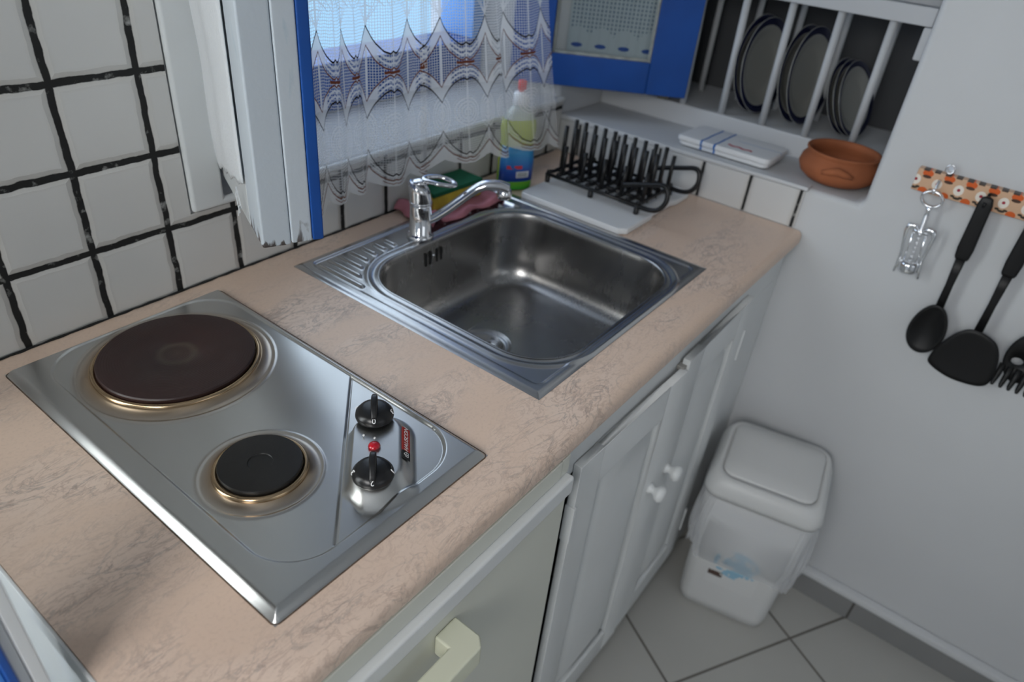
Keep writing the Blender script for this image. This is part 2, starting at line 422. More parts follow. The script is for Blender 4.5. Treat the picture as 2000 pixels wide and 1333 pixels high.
def casement(name, label, hx, hy, ang, width, side):
    """leaf hinged at (hx,hy); ang = heading of the leaf; side=+1 when inner face is on the left of the heading"""
    root = thing(name, (hx,hy,.152), label, 'window shutter')
    d = Vector((math.cos(ang), math.sin(ang), 0)); n = Vector((-d.y, d.x, 0))*side; up = Vector((0,0,1))
    O = Vector((hx,hy,.152)); H = .62
    return root, O, d, n, up, H
# right leaf: blue face towards the camera
ang = math.atan2(-.83, .558)
root, O, d, n, up, H = casement('casement_window', 'blue open window casement with a lace panel, on the right by the plate rack', 1.194, .089, ang, .396, -1)
W = .396
def fr(a, b, nm, m, r=root, bev=.002):
    return MB().obox(O, d, n, up, a, b).build(nm, m, r, bevel=bev)
# n points towards camera side (blue outside face at n=0, thickness away from camera is -n)
fr((0,-.034,0), (.088,0,H), 'stile', m_blue); fr((W-.090,-.034,0), (W,0,H), 'stile', m_blue)
fr((.0885,-.034,0), (W-.0905,0,.067), 'bottom_rail', m_blue); fr((.0885,-.034,H-.067), (W-.0905,0,H), 'top_rail', m_blue)
fr((W-.004,-.0338,.01), (W+.0015,-.020,H-.01), 'edge_strip', m_worn, bev=.001)
gp = MB().obox(O, d, n, up, (.086,-.016,.065), (W-.088,-.013,H-.065)).build('glass_pane', m_glass, root)
bd = MB()
for a, b_ in (((.0885,-.012,.067),(W-.0905,-.004,.073)), ((.0885,-.012,.067),(.0945,-.004,H-.067)), ((W-.0965,-.012,.067),(W-.0905,-.004,H-.067))): bd.obox(O, d, n, up, a, b_)
bd.build('glazing_putty', mat('aged_putty', (.42,.44,.40), .7, noise=.4, nscale=40), root, bevel=.001)
# lace cloth just behind the glass
pts = []; nu, nv = 30, 50; w0, w1 = .090, W-.092
me = bpy.data.meshes.new('lace_panel'); vs = []; fs = []; uvs = []
for j in range(nv+1):
    for i in range(nu+1):
        uu = w0+(w1-w0)*i/nu; vv = .069+(H-.14)*j/nv
        p = O+d*uu+n*(-.019+.0008*math.sin(i*2.1))+up*vv; vs.append(tuple(p)); uvs.append((uu-w0-.004+.006, vv-.069))
for j in range(nv):
    for i in range(nu): fs.append((j*(nu+1)+i, j*(nu+1)+i+1, (j+1)*(nu+1)+i+1, (j+1)*(nu+1)+i))
me.from_pydata(vs, [], fs); ul = me.uv_layers.new(name='UVMap')
for l in me.loops: ul.data[l.index].uv = uvs[l.vertex_index]
me.materials.append(m_lacep); lp = bpy.data.objects.new('lace_panel', me); C.objects.link(lp); lp.parent = root; lp.matrix_parent_inverse = base_matrix(root).inverted()
lp.modifiers.new('solid', 'SOLIDIFY').thickness = .0008
MB().obox(O, d, n, up, (W-.055,-.060,-.014), (W-.030,-.036,-.002)).obox(O, d, n, up, (W-.047,-.052,-.012), (W-.038,-.044,.03)).build('latch_hook', mat('tarnished_brass', (.20,.17,.11), .4, 1.0), root, bevel=.002)

# left leaf: seen from its free edge
P1 = Vector((.313,-.224,0)); P0 = Vector((.455,.105,0)); dd = (P1-P0); W = dd.length; ang = math.atan2(dd.y, dd.x)
root, O, d, n, up, H = casement('casement_window', 'white open window casement seen edge-on, with blue outer strip, left of the lace curtain', P0.x, P0.y, ang, W, 1)
n = Vector((-d.y, d.x, 0))         # to the room side of the leaf is -n here; outside face is +n
if n.x < 0: n = -n
def fr(a, b, nm, m, bev=.002): return MB().obox(O, d, n, up, a, b).build(nm, m, root, bevel=bev)
fr((W-.065,0,0), (W,.034,H), 'stile', m_worn, bev=.003); fr((0,0,0), (.065,.034,H), 'stile', m_paint)
fr((.0655,0,0), (W-.0655,.034,.065), 'bottom_rail', m_paint); fr((.0655,0,H-.065), (W-.0655,.034,H), 'top_rail', m_paint)
fr((W-.045,.0342,.003), (W+.0025,.0588,H), 'rebate_strip', m_worn)
fr((.02,.0345,.003), (W-.0455,.0585,.06), 'rebate_rail', m_paint)
fr((W-.060,.0590,.004), (W+.0045,.0725,H), 'outer_strip', m_blue); fr((.01,.059,.004), (W-.0605,.0715,.062), 'outer_rail', m_blue)
MB().obox(O, d, n, up, (.063,.020,.063), (W-.063,.023,H-.063)).build('glass_pane', m_glass, root)
# bulging white lace cloth on the room face
mb = MB(); rs = []
for j in range(61):
    vv = .008+(H-.02)*j/60; row = []
    for i in range(21):
        t = i/20; uu = .05+(W-.114)*t
        bul = math.sin(PI*t)**.7*(.008+.002*math.sin(vv*30)+.002*math.sin(t*19))*min(1, .45+vv*4)
        dz = .050*t*max(0, 1-vv/.15)*1.0+.004*math.sin(t*40)*max(0,1-vv/.05)
        row.append(tuple(O+d*uu-n*(.002+bul)+up*(vv+dz)))
    rs.append(row)
mb.rings(rs, False, False, closed=False)
cl = mb.build('lace_panel', m_clothw, root, smooth=True); cl.modifiers.new('solid', 'SOLIDIFY').thickness = .0012
mb = MB()
for k in range(5):
    a = O+d*(W-.075-.004*k)-n*.008+up*.045
    mb.tube([tuple(a+up*(-.004*q)-n*(.001*math.sin(q+k))+d*(.0015*math.sin(q*1.3+k*2)) ) for q in range(7+k)], .0005, 5)
mb.build('frayed_threads', m_clothw, root)

# ------------------------------------------------------------------ lace curtain
def curtain_mat():
    m = bpy.data.materials.new('net_lace'); m.use_nodes = True; nt = m.node_tree; X.nt = nt
    for nn in list(nt.nodes): nt.nodes.remove(nn)
    out = nt.nodes.new('ShaderNodeOutputMaterial')
    tc, U, v, _ = objxyz(nt, uv=True)
    nz = noise_x(nt, tc, 9, 3); nz.noise_dimensions = '3D'
    v = v + (X(nz.outputs[0])-.5)*.004
    P = .09
    fr_ = fract(U); t = xabs(fr_*2-1)          # 1 at peak, 0 mid
    notch = X.op('SUBTRACT', 1.0, t/.13, clamp=True)
    s = (t**2.1)+notch*.10
    # threads of the ground net
    nx_ = xabs(fract(U*21)-.5) < .14; ny_ = xabs(fract(v/.0043)-.5) < .14
    nety = xabs(fract(v/.00215)-.5) < .16
    ribs = mx(line(t, .035), line(t-.985, .03))
    dv = xabs(v-.190)
    blk = s*.043+.027; brn = s*.039+.0035
    L_blk = line(dv-blk, .0015); L_brn = line(dv-brn, .0013)
    bar = line(dv, .0022)*(t < .38)
    between = (dv > brn)*(dv < blk)
    rows = xabs(fract((dv-brn)/(blk-brn)*3.0)-.5) > .27
    wide = (blk-brn)
    band = between*mx(rows, (t > .60))
    # scalloped hem
    h_blk = s*.050+.018; h_brn = s*.030+.010; h_edge = s*.012
    L_hb = line(v-h_blk, .0014); L_hr = line(v-h_brn, .0012); L_hr2 = line(v-h_brn+.006, .0008)*(t < .5)
    hband = (v < h_blk)*mx(xabs(fract((v-h_brn)/.0062)-.5) > .28, (v < (h_brn-.002)))
    # oval doily rings between the motifs
    dx_ = t*.045; r1 = (dx_*dx_*1.2+(v-.100)*(v-.100))**.5
    rings_ = (r1 < .030)*(xabs(fract(r1/.0062)-.5) > .27)
    dx2 = (1-t)*.045; r2 = (dx2*dx2*2.2+(v-.098)*(v-.098)*.5)**.5
    rings2 = (r2 < .024)*(xabs(fract(r2/.0056)-.5) > .25)
    # white motifs above
    w1 = 0
    up_ = None
    for off in (.075, .087, .099, .111, .123):
        L = line(v-.19-off-(1-t)*(1-t)*(-.030)-.01, .0011)
        up_ = L if up_ is None else mx(up_, L)
    X1 = line(xabs(fract(U+.5)*2-1)*.055+(.262), .0)
    cross = mx(line(v-.262-(1-t)*.085, .0012), line(v-.262-(1-t)*.060, .0010), line(v-.262-(1-t)*.11, .0010))*(v > .262)
    upper = mx(up_*(v > .285), cross)
    r3 = (dx_*dx_+(v-.335)*(v-.335))**.5; rings3 = (r3 < .036)*(xabs(fract(r3/.0065)-.5) > .30)
    white = mx(ribs, band, hband, rings_, rings2, upper, rings3)
    dark = mx(L_blk, L_hb); brown = mx(L_brn, bar, L_hr, L_hr2)
    opening = (dv < brn)
    net = mx(nx_, ny_)
    net2 = mx(net, nety*(v < .150))
    a = mx(net2*(.60-(v < .150)*.22), white*(.74-(v < .150)*.12), dark, brown) * (v > h_edge)
    col = mixcol(nt, dark, mixcol(nt, brown, (.80,.785,.765), (.15,.045,.025)), (.02,.015,.015))
    df = nt.nodes.new('ShaderNodeBsdfDiffuse'); tl = nt.nodes.new('ShaderNodeBsdfTranslucent'); tr = nt.nodes.new('ShaderNodeBsdfTransparent')
    nt.links.new(col, df.inputs[0]); nt.links.new(col, tl.inputs[0])
    ms = nt.nodes.new('ShaderNodeMixShader'); ms.inputs[0].default_value = .30
    nt.links.new(df.outputs[0], ms.inputs[1]); nt.links.new(tl.outputs[0], ms.inputs[2])
    ma = nt.nodes.new('ShaderNodeMixShader'); nt.links.new(a.s, ma.inputs[0]); nt.links.new(tr.outputs[0], ma.inputs[1]); nt.links.new(ms.outputs[0], ma.inputs[2])
    nt.links.new(ma.outputs[0], out.inputs[0])
    return m
m_curt = curtain_mat()
def curtain(label, xs, us, hem, ytop, ybot, amp, flare=0):
    """xs -> us : fabric coordinate; hem(xfrac) z of the hem; y at the top and at the hem"""
    nu, nv = 160, 60; TOP = .80
    vs, fs, uv = [], [], []
    for j in range(nv+1):
        q = j/nv
        for i in range(nu+1):
            f = i/nu; U = us[0]+(us[-1]-us[0])*f
            x = float(np.interp(U, us, xs)); hz = float(np.interp(x, hem[0], hem[1]))
            # fabric height: 0 at the hem, .19 at z=.27, then one to one
            v = q*q*.35+q*.30
            v = min(v, .65)
            z = hz+(.27-hz)*v/.19 if v < .19 else .27+(v-.19)
            k = max(0, 1-(z-hz)/(.55-hz))
            yb = float(np.interp(x, ybot[0], ybot[1]))
            y = ytop+(yb-ytop)*k**1.3 + amp*(.35+.65*k)*math.cos(2*PI*(U-.0))*.5 + amp*.35*math.sin(U*3.9+z*5)
            x2 = x+flare*f**4*max(0, 1-z/.34)**1.2
            vs.append((x2, y, z)); uv.append((U, v))
    for j in range(nv):
        for i in range(nu): fs.append((j*(nu+1)+i, j*(nu+1)+i+1, (j+1)*(nu+1)+i+1, (j+1)*(nu+1)+i))
    me = bpy.data.meshes.new('lace_curtain'); me.from_pydata(vs, [], fs); ul = me.uv_layers.new(name='UVMap')
    for l in me.loops: ul.data[l.index].uv = uv[l.vertex_index]
    for p in me.polygons: p.use_smooth = True
    me.materials.append(m_curt); o = bpy.data.objects.new('lace_curtain', me); C.objects.link(o)
    return tag(o, label, 'curtain')
curtain('white net lace curtain panel hanging beside the blue strip of the left casement',
        [.487,.5557,.593,.6415,.7321,.770], [-.8,0,1,2,3,3.45],
        ((.40,.53,.56,.62,.76), (.065,.068,.078,.088,.078)), -.050, ((.40,.76),(-.060,-.060)), .012)
curtain('white net lace curtain panel hanging in front of the washing-up liquid bottle',
        [.742,.7942,.8848,.9409,1.048,1.075], [2.6,3,4,5,6,6.3],
        ((.74,.80,.90,1.0,1.10), (.094,.098,.100,.094,.072)), -.055, ((.74,.80,.90,1.10),(-.062,-.088,-.122,-.130)), .012, flare=.02)
cr = thing('curtain_rod', (.76,-.052,.79), 'thin white rod carrying the lace curtains across the window', 'curtain rod')
MB().tube([(.30,-.052,.815),(1.20,-.052,.815)], .006, 12).build('rod', m_paint, cr, smooth=True)
for xx in (.36, 1.14): MB().box((xx,-.052,.805), (xx+.012,-.0115,.825)).build('bracket', m_paint, cr)

# ------------------------------------------------------------------ worktop with two cut-outs
HX0, HX1, HY0, HY1 = .066, .354, -.550, -.040
SX0, SX1, SY0, SY1 = .476, .979, -.534, -.053
def slab(name, x0, x1, y0, y1, z0, z1, holes, m):
    xs = sorted({x0, x1, *[h[0] for h in holes], *[h[1] for h in holes]}); ys = sorted({y0, y1, *[h[2] for h in holes], *[h[3] for h in holes]})
    mb = MB()
    inside = lambda x, y: any(h[0] < x < h[1] and h[2] < y < h[3] for h in holes)
    bm = bmesh.new()
    for i in range(len(xs)-1):
        for j in range(len(ys)-1):
            if inside((xs[i]+xs[i+1])/2, (ys[j]+ys[j+1])/2): continue
            mb.box((xs[i],ys[j],z0), (xs[i+1],ys[j+1],z1))
    me = bpy.data.meshes.new(name); me.from_pydata(mb.v, [], mb.f); bm.from_mesh(me)
    bmesh.ops.remove_doubles(bm, verts=bm.verts, dist=1e-6)
    bm.verts.index_update()
    # drop interior duplicate faces
    from collections import defaultdict
    dct = defaultdict(list)
    for f_ in bm.faces: dct[tuple(sorted(v.index for v in f_.verts))].append(f_)
    bmesh.ops.delete(bm, geom=[f_ for l in dct.values() if len(l) > 1 for f_ in l], context='FACES')
    edges = [e for e in bm.edges if all(abs(v.co.y-y0) < 1e-6 for v in e.verts) and abs(e.verts[0].co.z-e.verts[1].co.z) < 1e-6 and abs(e.verts[0].co.x-e.verts[1].co.x) > 1e-6]
    bmesh.ops.bevel(bm, geom=edges, offset=.012, segments=6, profile=.5, affect='EDGES')
    bm.to_mesh(me); bm.free()
    o = bpy.data.objects.new(name, me); C.objects.link(o); me.materials.append(m); smooth_by_angle(o, 30)
    for p in me.polygons:
        if abs(p.normal.z) > .999 or abs(p.normal.x) > .9 or p.normal.y > .9: p.use_smooth = False
    return o
wt = slab('worktop', -.052, 1.2805, -.605, -.0045, -.034, 0.0, [(HX0+.012,HX1-.012,HY0+.012,HY1-.012), (SX0+.012,SX1-.012,SY0+.012,SY1-.012)], m_top)
tag(wt, 'long pinkish-beige marbled laminate worktop holding the hob and sink', 'worktop')
eb = MB().box((-.0555,-.598,-.033), (-.0523,-.006,-.0008)).build('edge_band', m_paint, wt, bevel=.0008)
MB().tube([(-.045+.012*k, -.0052-.0012*abs(math.sin(k*1.7)), .0012) for k in range(110)], [.0010+.0010*abs(math.sin(k*.9)) for k in range(110)], 6).build('grout_bead', m_dark, wt)

# ------------------------------------------------------------------ hob
hob = thing('electric_hob', ((HX0+HX1)/2,(HY0+HY1)/2,0), 'stainless steel electric hob with two hotplates set in the worktop', 'hob')
def sdf_rr(x, y, cx, cy, hx, hy, r):
    qx = np.abs(x-cx)-(hx-r); qy = np.abs(y-cy)-(hy-r)
    return np.hypot(np.maximum(qx, 0), np.maximum(qy, 0))+np.minimum(np.maximum(qx, qy), 0)-r
def sstep(t): t = np.clip(t, 0, 1); return t*t*(3-2*t)
nx_, ny_ = 300, 520
Xg, Yg = np.meshgrid(np.linspace(HX0, HX1, nx_), np.linspace(HY0, HY1, ny_))
def hob_h(x, y):
    base = .0088
    e = -sdf_rr(x, y, (HX0+HX1)/2, (HY0+HY1)/2, (HX1-HX0)/2, (HY1-HY0)/2, .006)
    h = base*sstep(e/.011)**.7
    # inner recess, corners of large radius
    inn = sdf_rr(x, y, (.098+.341)/2, (-.526-.052)/2, (.341-.098)/2, (.526-.052)/2, .055)
    h = h-.0022*(1-sstep((inn+.001)/.0035))
    # diagonal step (control corner slightly lower)
    dg = (x-y)*.7071-(.334+.345)*.7071
    ins = (inn < -.001)
    h = h-np.where(ins, .0016*sstep((dg+.0008)/.0016), 0)-np.where(ins, .0012*np.exp(-((dg)/.0012)**2), 0)
    # raised collars of the hotplates
    for (cx, cy), R, wd, hh in ((BIG, .0985, .014, .0062), (SML, .0475, .015, .0062)):
        d_ = np.hypot(x-cx, y-cy)
        h = h+hh*np.where(d_ > R, np.clip(1-(d_-R)/wd, 0, 1)**2.2, 1)+.0008*np.exp(-((d_-R-wd-.001)/.0018)**2)
    # control dome: elongated along the diagonal
    A = (x-.261)*.7071+(y+.465)*.7071; N = (x-.261)*.7071-(y+.465)*.7071
    q = sdf_rr(A, N, .002, .0015, .052, .0245, .024)
    wslope = .008+.0115*sstep((N+.024)/.016)+.012*sstep((-.030-A)/.03)
    h = h+.0150*(1-sstep(q/wslope))
    return h
Zg = hob_h(Xg, Yg)
top = grid_mesh('steel_top', Xg, Yg, Zg+.0004, m_steel_hob, hob)
# skirt under the edge so the top has a body
MB().box((HX0+.015,HY0+.015,-.03), (HX1-.015,HY1-.015,.0003)).build('hob_case', m_dark, hob)
MB().rings([[(x_, y_, -.0002) for x_, y_ in rrect((HX0+HX1)/2,(HY0+HY1)/2,(HX1-HX0)/2+.0006,(HY1-HY0)/2+.0006,.007)], [(x_, y_, .0008) for x_, y_ in rrect((HX0+HX1)/2,(HY0+HY1)/2,(HX1-HX0)/2+.0006,(HY1-HY0)/2+.0006,.007)]]).build('sealant_line', mat('grimy_sealant', (.16,.11,.08), .9, noise=.6, nscale=60), hob)
m_rust = bpy.data.materials.new('browned_iron_plate'); m_rust.use_nodes = True; nt, b = nodes_of(m_rust); X.nt = nt
tc, x, y, z = objxyz(nt)
r = ((x-BIG[0])*(x-BIG[0])+(y-BIG[1])*(y-BIG[1]))**.5
n1 = noise_x(nt, tc, 40, 6); n2 = noise_x(nt, tc, 120, 3)
c = mixcol(nt, X(n1.outputs[0]), (.022,.010,.009), (.040,.017,.015))
ringf = X.op('SUBTRACT', 1.0, xabs(r+(X(n1.outputs[0])-.5)*.008-.020)/.007, clamp=True)
c = mixcol(nt, ringf*.45, c, (.10,.085,.06)); cen = X.op('SUBTRACT', 1.0, r/.020, clamp=True)
c = mixcol(nt, cen*.5, c, (.06,.04,.03))
nt.links.new(c, b.inputs['Base Color']); nt.links.new((X(n1.outputs[0])*.25+.30).s, b.inputs['Roughness'])
bp = nt.nodes.new('ShaderNodeBump'); bp.inputs['Distance'].default_value = .0003; h = X.op('SINE', r*2100)*.12+X(n2.outputs[0])*.5
nt.links.new(h.s, bp.inputs['Height']); nt.links.new(bp.outputs[0], b.inputs['Normal'])
def hotplate(c, R, mtop, label):
    prof = [(R*.2,-.004),(R*.97,-.004),(R,.006),(R*1.0,.0096),(R*.985,.0112),(R*.93,.0115),(R*.30,.0115),(R*.285,.0104),(R*.02,.0104)]
    o = MB().lathe([(a_, b_+.0098) for a_, b_ in prof], (c[0],c[1],0), 96).build('hotplate', mtop, hob); smooth_by_angle(o, 40); o['label'] = label
    rp = [(R*1.003,.006),(R+.0062,.0065),(R+.0066,.0120),(R+.0054,.0148),(R+.0030,.0156),(R*1.003,.0148),(R*1.003,.006)]
    rg = MB().lathe([(a_, b_+.0010) for a_, b_ in rp], (c[0],c[1],0), 96, cap0=False, cap1=False).build('trim_ring', m_heatring, o, smooth=True)
hotplate(BIG, .0910, m_rust, 'large browned cast iron hotplate'); hotplate(SML, .0428, m_iron, 'small black cast iron hotplate')
dA = Vector((.7071,.7071,0)); dN = Vector((.7071,-.7071,0))
def knob(px, py, marks, nm):
    zt = .0232; c0 = Vector((px,py,zt))
    prof = [(.006,0),(.0180,0),(.0212,.0010),(.0218,.003),(.0212,.0070),(.0175,.0118),(.0125,.0135),(.0002,.0138)]
    k = MB().lathe(prof, c0, 48).build('control_knob', m_black, hob, smooth=True); k['label'] = nm
    rs = []
    for t_ in np.linspace(-1, 1, 15):
        zz = .0135+.014*max(0,(1-abs(t_)**3.0))*(.62+.38*(t_+1)/2) ; wv = .0042*(1-.25*abs(t_)); hh = max(zz, .0100)
        a_ = c0+dA*(t_*.0195)
        rs.append([tuple(a_+dN*wv+Vector((0,0,.006))), tuple(a_+dN*wv*.95+Vector((0,0,hh-.001))), tuple(a_+dN*wv*.5+Vector((0,0,hh))), tuple(a_-dN*wv*.5+Vector((0,0,hh))), tuple(a_-dN*wv*.95+Vector((0,0,hh-.001))), tuple(a_-dN*wv+Vector((0,0,.006)))])
    MB().rings(rs).build('grip_fin', m_black, k, bevel=.0012)
    for ch, ang_ in marks:
        rad = dA*(-math.cos(ang_))+dN*math.sin(ang_)
        nz_ = (rad*.80+Vector((0,0,.60))).normalized(); upv = rad if ch != '0' else rad
        upv = (upv-nz_*upv.dot(nz_)).normalized(); xv = upv.cross(nz_)
        Mx = Matrix((xv, upv, nz_)).transposed().to_4x4(); Mx.translation = c0+rad*.0193+Vector((0,0,.0100))+nz_*.0012
        text_mesh('numeral', ch, .0085, Mx, m_white_t, k)
    return k
knob(.2955, -.4290, [('0',0),('1',-1.75),('3',1.35)], 'rear black knob turned to 0')
knob(.2300, -.4965, [('2',0),('3',-1.35),('1',1.35)], 'front black knob turned to 2')
pl = MB().lathe([(.0002,.0262),(.0035,.0258),(.0060,.0242),(.0068,.0222)][::-1], (.2625,-.4635,0), 32).build('indicator_light', m_red, hob, smooth=True)
for q, (qa, qn) in enumerate(((.026,0), (.031,-.012))):
    c_ = Vector((.261,-.465,.0232))+dA*(qa-.012)+dN*qn
    MB().lathe([(.0012,-.001),(.0012,.0003),(.0002,.0005)], c_, 12).build('marker_dot', m_white_t, hob)
# maker's badge on the sloping side of the control dome
bc = Vector((.2925,-.4815,0)); slope = math.radians(40)
bz = float(hob_h(np.array([[bc.x]]), np.array([[bc.y]]))[0,0])
nb = (dN*math.sin(slope)+Vector((0,0,math.cos(slope)))).normalized(); xb = dA.copy(); yb = nb.cross(xb).normalized()
bc.z = bz+.0016
Mb = Matrix((xb, yb, nb)).transposed().to_4x4(); Mb.translation = bc
def on_badge(name, x0, x1, y0, y1, m, z=0, parent=hob, th=.0006):
    t_ = MB().box((x0,y0,z), (x1,y1,z+th)); t_.v = [tuple(Mb @ Vector(v)) for v in t_.v]; return t_.build(name, m, parent)
bd = on_badge('badge', -.0120, .0250, -.0055, .0055, m_redp)
sq = on_badge('badge_square', -.0245, -.0122, -.0055, .0055, m_black, parent=bd)
text_mesh('badge_lettering', 'HAUSCON', .0078, Mb @ Matrix.Translation((.0065,-.0002,.0008)), m_white_t, bd, .0001, .25)
mb = MB()
lp_ = [(-.0208,-.0026),(-.0150,-.0026),(-.0143,.0006),(-.0175,.0032),(-.0208,.0006)]
mb.tube([tuple(Mb @ Vector((a_, b_, .0009))) for a_, b_ in lp_], .00032, 6, closed=True)
mb.tube([tuple(Mb @ Vector((-.0175+.0013*math.cos(a_), -.0006+.0013*math.sin(a_), .0009))) for a_ in np.linspace(0, 5.2, 12)], .0003, 6)
mb.build('badge_emblem', m_white_t, sq)

# ------------------------------------------------------------------ sink
sink = thing('kitchen_sink', ((SX0+SX1)/2,(SY0+SY1)/2,0), 'inset stainless steel kitchen sink with one square bowl and ribbed corners', 'sink')
bcx, bcy, bhx, bhy, br = .7305, -.3245, .2005, .1855, .085
nx_, ny_ = 336, 322
Xg, Yg = np.meshgrid(np.linspace(SX0, SX1, nx_), np.linspace(SY0, SY1, ny_))
def sink_h(x, y):
    e = -sdf_rr(x, y, (SX0+SX1)/2, (SY0+SY1)/2, (SX1-SX0)/2, (SY1-SY0)/2, .002)
    h = .0032*sstep(e/.010)
    inn = sdf_rr(x, y, (SX0+SX1)/2, (SY0+SY1)/2, (SX1-SX0)/2-.021, (SY1-SY0)/2-.016, .012)
    h = h-.0026*(1-sstep((inn+.003)/.006))
    bo = sdf_rr(x, y, bcx, bcy, bhx, bhy, br)
    h = h+.0020*np.exp(-((bo-.019)/.0035)**2)-.0014*np.exp(-((bo-.009)/.004)**2)
    def rib(x0, ya, yb, wd=.0042):
        return .0042*(1-sstep((np.abs(x-x0)-.0015)/.0045))*sstep((y-yb)/.005)*sstep((ya-y)/.005)*sstep((bo-.027)/.004)
    for k, (xx, ya, yb) in enumerate(((.508,-.076,-.180),(.528,-.074,-.172),(.549,-.074,-.156),(.572,-.075,-.142),(.596,-.077,-.130),(.620,-.080,-.121),(.643,-.082,-.113))): h = h+rib(xx, ya, yb)
    for k, (xx, ya, yb) in enumerate(((.770,-.088,-.112),(.793,-.086,-.114),(.816,-.084,-.118),(.839,-.082,-.124),(.862,-.080,-.132),(.885,-.078,-.143),(.909,-.077,-.157),(.933,-.077,-.172))): h = h+rib(xx, ya, yb)
    return h
Zg = sink_h(Xg, Yg)
bo = sdf_rr(Xg, Yg, bcx, bcy, bhx, bhy, br)
cellmax = np.maximum(np.maximum(bo[:-1,:-1], bo[1:,:-1]), np.maximum(bo[:-1,1:], bo[1:,1:]))
grid_mesh('drainer_top', Xg, Yg, Zg+.0004, m_steel_sink, sink, mask=cellmax > .0015)
def bowl_ring(off, z, r=br): return [(a_, b_, z) for a_, b_ in rrect(bcx, bcy, bhx+off, bhy+off, max(r+off, .01), 14)]
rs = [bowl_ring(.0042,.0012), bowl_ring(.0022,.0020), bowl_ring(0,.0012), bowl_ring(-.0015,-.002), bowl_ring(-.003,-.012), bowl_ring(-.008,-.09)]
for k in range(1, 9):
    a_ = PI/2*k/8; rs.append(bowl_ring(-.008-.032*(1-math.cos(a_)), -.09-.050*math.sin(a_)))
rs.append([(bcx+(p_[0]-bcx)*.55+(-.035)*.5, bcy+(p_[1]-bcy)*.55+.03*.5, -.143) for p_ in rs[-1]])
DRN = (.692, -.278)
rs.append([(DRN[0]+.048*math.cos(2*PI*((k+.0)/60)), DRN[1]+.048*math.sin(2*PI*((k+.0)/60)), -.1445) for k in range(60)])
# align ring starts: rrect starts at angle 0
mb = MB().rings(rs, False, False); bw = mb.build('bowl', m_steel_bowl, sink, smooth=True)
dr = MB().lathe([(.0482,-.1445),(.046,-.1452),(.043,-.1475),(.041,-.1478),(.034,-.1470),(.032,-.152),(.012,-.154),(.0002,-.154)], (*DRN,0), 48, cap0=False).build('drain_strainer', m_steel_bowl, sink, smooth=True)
mb = MB()
for k in range(8):
    a_ = 2*PI*k/8+.2; u_ = Vector((math.cos(a_), math.sin(a_), 0)); p_ = Vector((-u_.y, u_.x, 0))
    mb.obox((DRN[0],DRN[1],-.1535), u_, p_, (0,0,1), (.012,-.0032,0), (.030,.0032,.0006))
mb.build('strainer_slots', m_dark, dr)
MB().lathe([(.008,-.154),(.009,-.149),(.006,-.1455),(.0002,-.145)], (*DRN,0), 24).build('strainer_knob', m_chrome, dr, smooth=True)
ovz = -.028
for k, xx in enumerate((.683,.694,.711,.722)):
    o = MB().prism([(xx-.0024,ovz-.013),(xx+.0024,ovz-.013),(xx+.0024,ovz+.013),(xx-.0024,ovz+.013)], 'y', bcy+bhy-.0065, bcy+bhy-.0015).build('overflow_slot', m_dark, sink, bevel=.0015)
MB().lathe([(.0035,0),(.003,.0015),(.0002,.002)], (.7025, bcy+bhy-.0045, ovz+.002), 16, axis='y').build('overflow_screw', m_chrome, sink, smooth=True)

# ------------------------------------------------------------------ tap
TX, TY = .700, -.113
tap = thing('mixer_tap', (TX,TY,.002), 'chrome single-lever mixer tap standing at the back of the sink', 'tap')
sd = Vector((.66,-.75,0)).normalized(); sn = Vector((-sd.y, sd.x, 0))
MB().lathe([(.0235,.0015),(.0240,.004),(.0215,.008),(.0190,.010),(.0187,.060),(.0190,.064)], (TX,TY,0), 48).build('tap_body', m_chrome, tap, smooth=True)
MB().lathe([(.0196,.0640),(.0200,.066),(.0196,.068)], (TX,TY,0), 48).build('collar', m_chrome, tap, smooth=True)
rs = []
for k in range(9):
    t_ = k/8; zz = .068+.030*t_; rr = .0194-.0005*t_ if t_ < .8 else .0194-.0005*t_-.02*(t_-.8)
    ring = []
    for q in range(40):
        a_ = 2*PI*q/40; v_ = Vector((math.cos(a_)*rr, math.sin(a_)*rr, 0)); tilt = v_.dot(sd)*-.35*t_
        ring.append((TX+v_.x-sd.x*.004*t_, TY+v_.y-sd.y*.004*t_, zz+tilt))
    rs.append(ring)
cap = MB().rings(rs).build('lever_cap', m_chrome, tap, bevel=.003, seg=3)
# lever: broad loop with an oval opening
top0 = Vector((TX,TY,.101))
pts = []
for k in range(40):
    a_ = 2*PI*k/40; l_ = .037+.027*math.cos(a_); w_ = .0165*math.sin(a_)*(1.0 if l_ > .03 else .9)
    pts.append(tuple(top0-sd*.006+sd*l_*.98+sn*w_+Vector((0,0,.0065-.016*((l_-.01)/.055)**2*.45))))
lv = MB().tube(pts, .0046, 12, closed=True, flat=.75, up=(0,0,1)).build('lever', m_chrome, tap, smooth=True)
MB().lathe([(.0145,0),(.0140,.005),(.009,.0072),(.0002,.008)], tuple(top0-sd*.002+Vector((0,0,-.002))), 32).build('lever_hub', m_chrome, tap, smooth=True)
sp = [(-.002,.028),(.020,.036),(.045,.054),(.068,.074),(.090,.093),(.104,.101),(.118,.1035),(.134,.1025),(.147,.0985)]
def spl(P, n=6):
    out = []
    for i in range(len(P)-1):
        p0 = P[max(i-1,0)]; p1 = P[i]; p2 = P[i+1]; p3 = P[min(i+2,len(P)-1)]
        for k in range(n):
            t_ = k/n
            out.append(tuple(.5*((2*b_)+(-a_+c_)*t_+(2*a_-5*b_+4*c_-d_)*t_*t_+(-a_+3*b_-3*c_+d_)*t_**3) for a_, b_, c_, d_ in zip(p0,p1,p2,p3)))
    out.append(tuple(P[-1])); return out
S = spl(sp); pts = [(TX+sd.x*a_, TY+sd.y*a_, b_) for a_, b_ in S]
rr = [.0098+.0030*(k/len(S)) for k in range(len(S))]
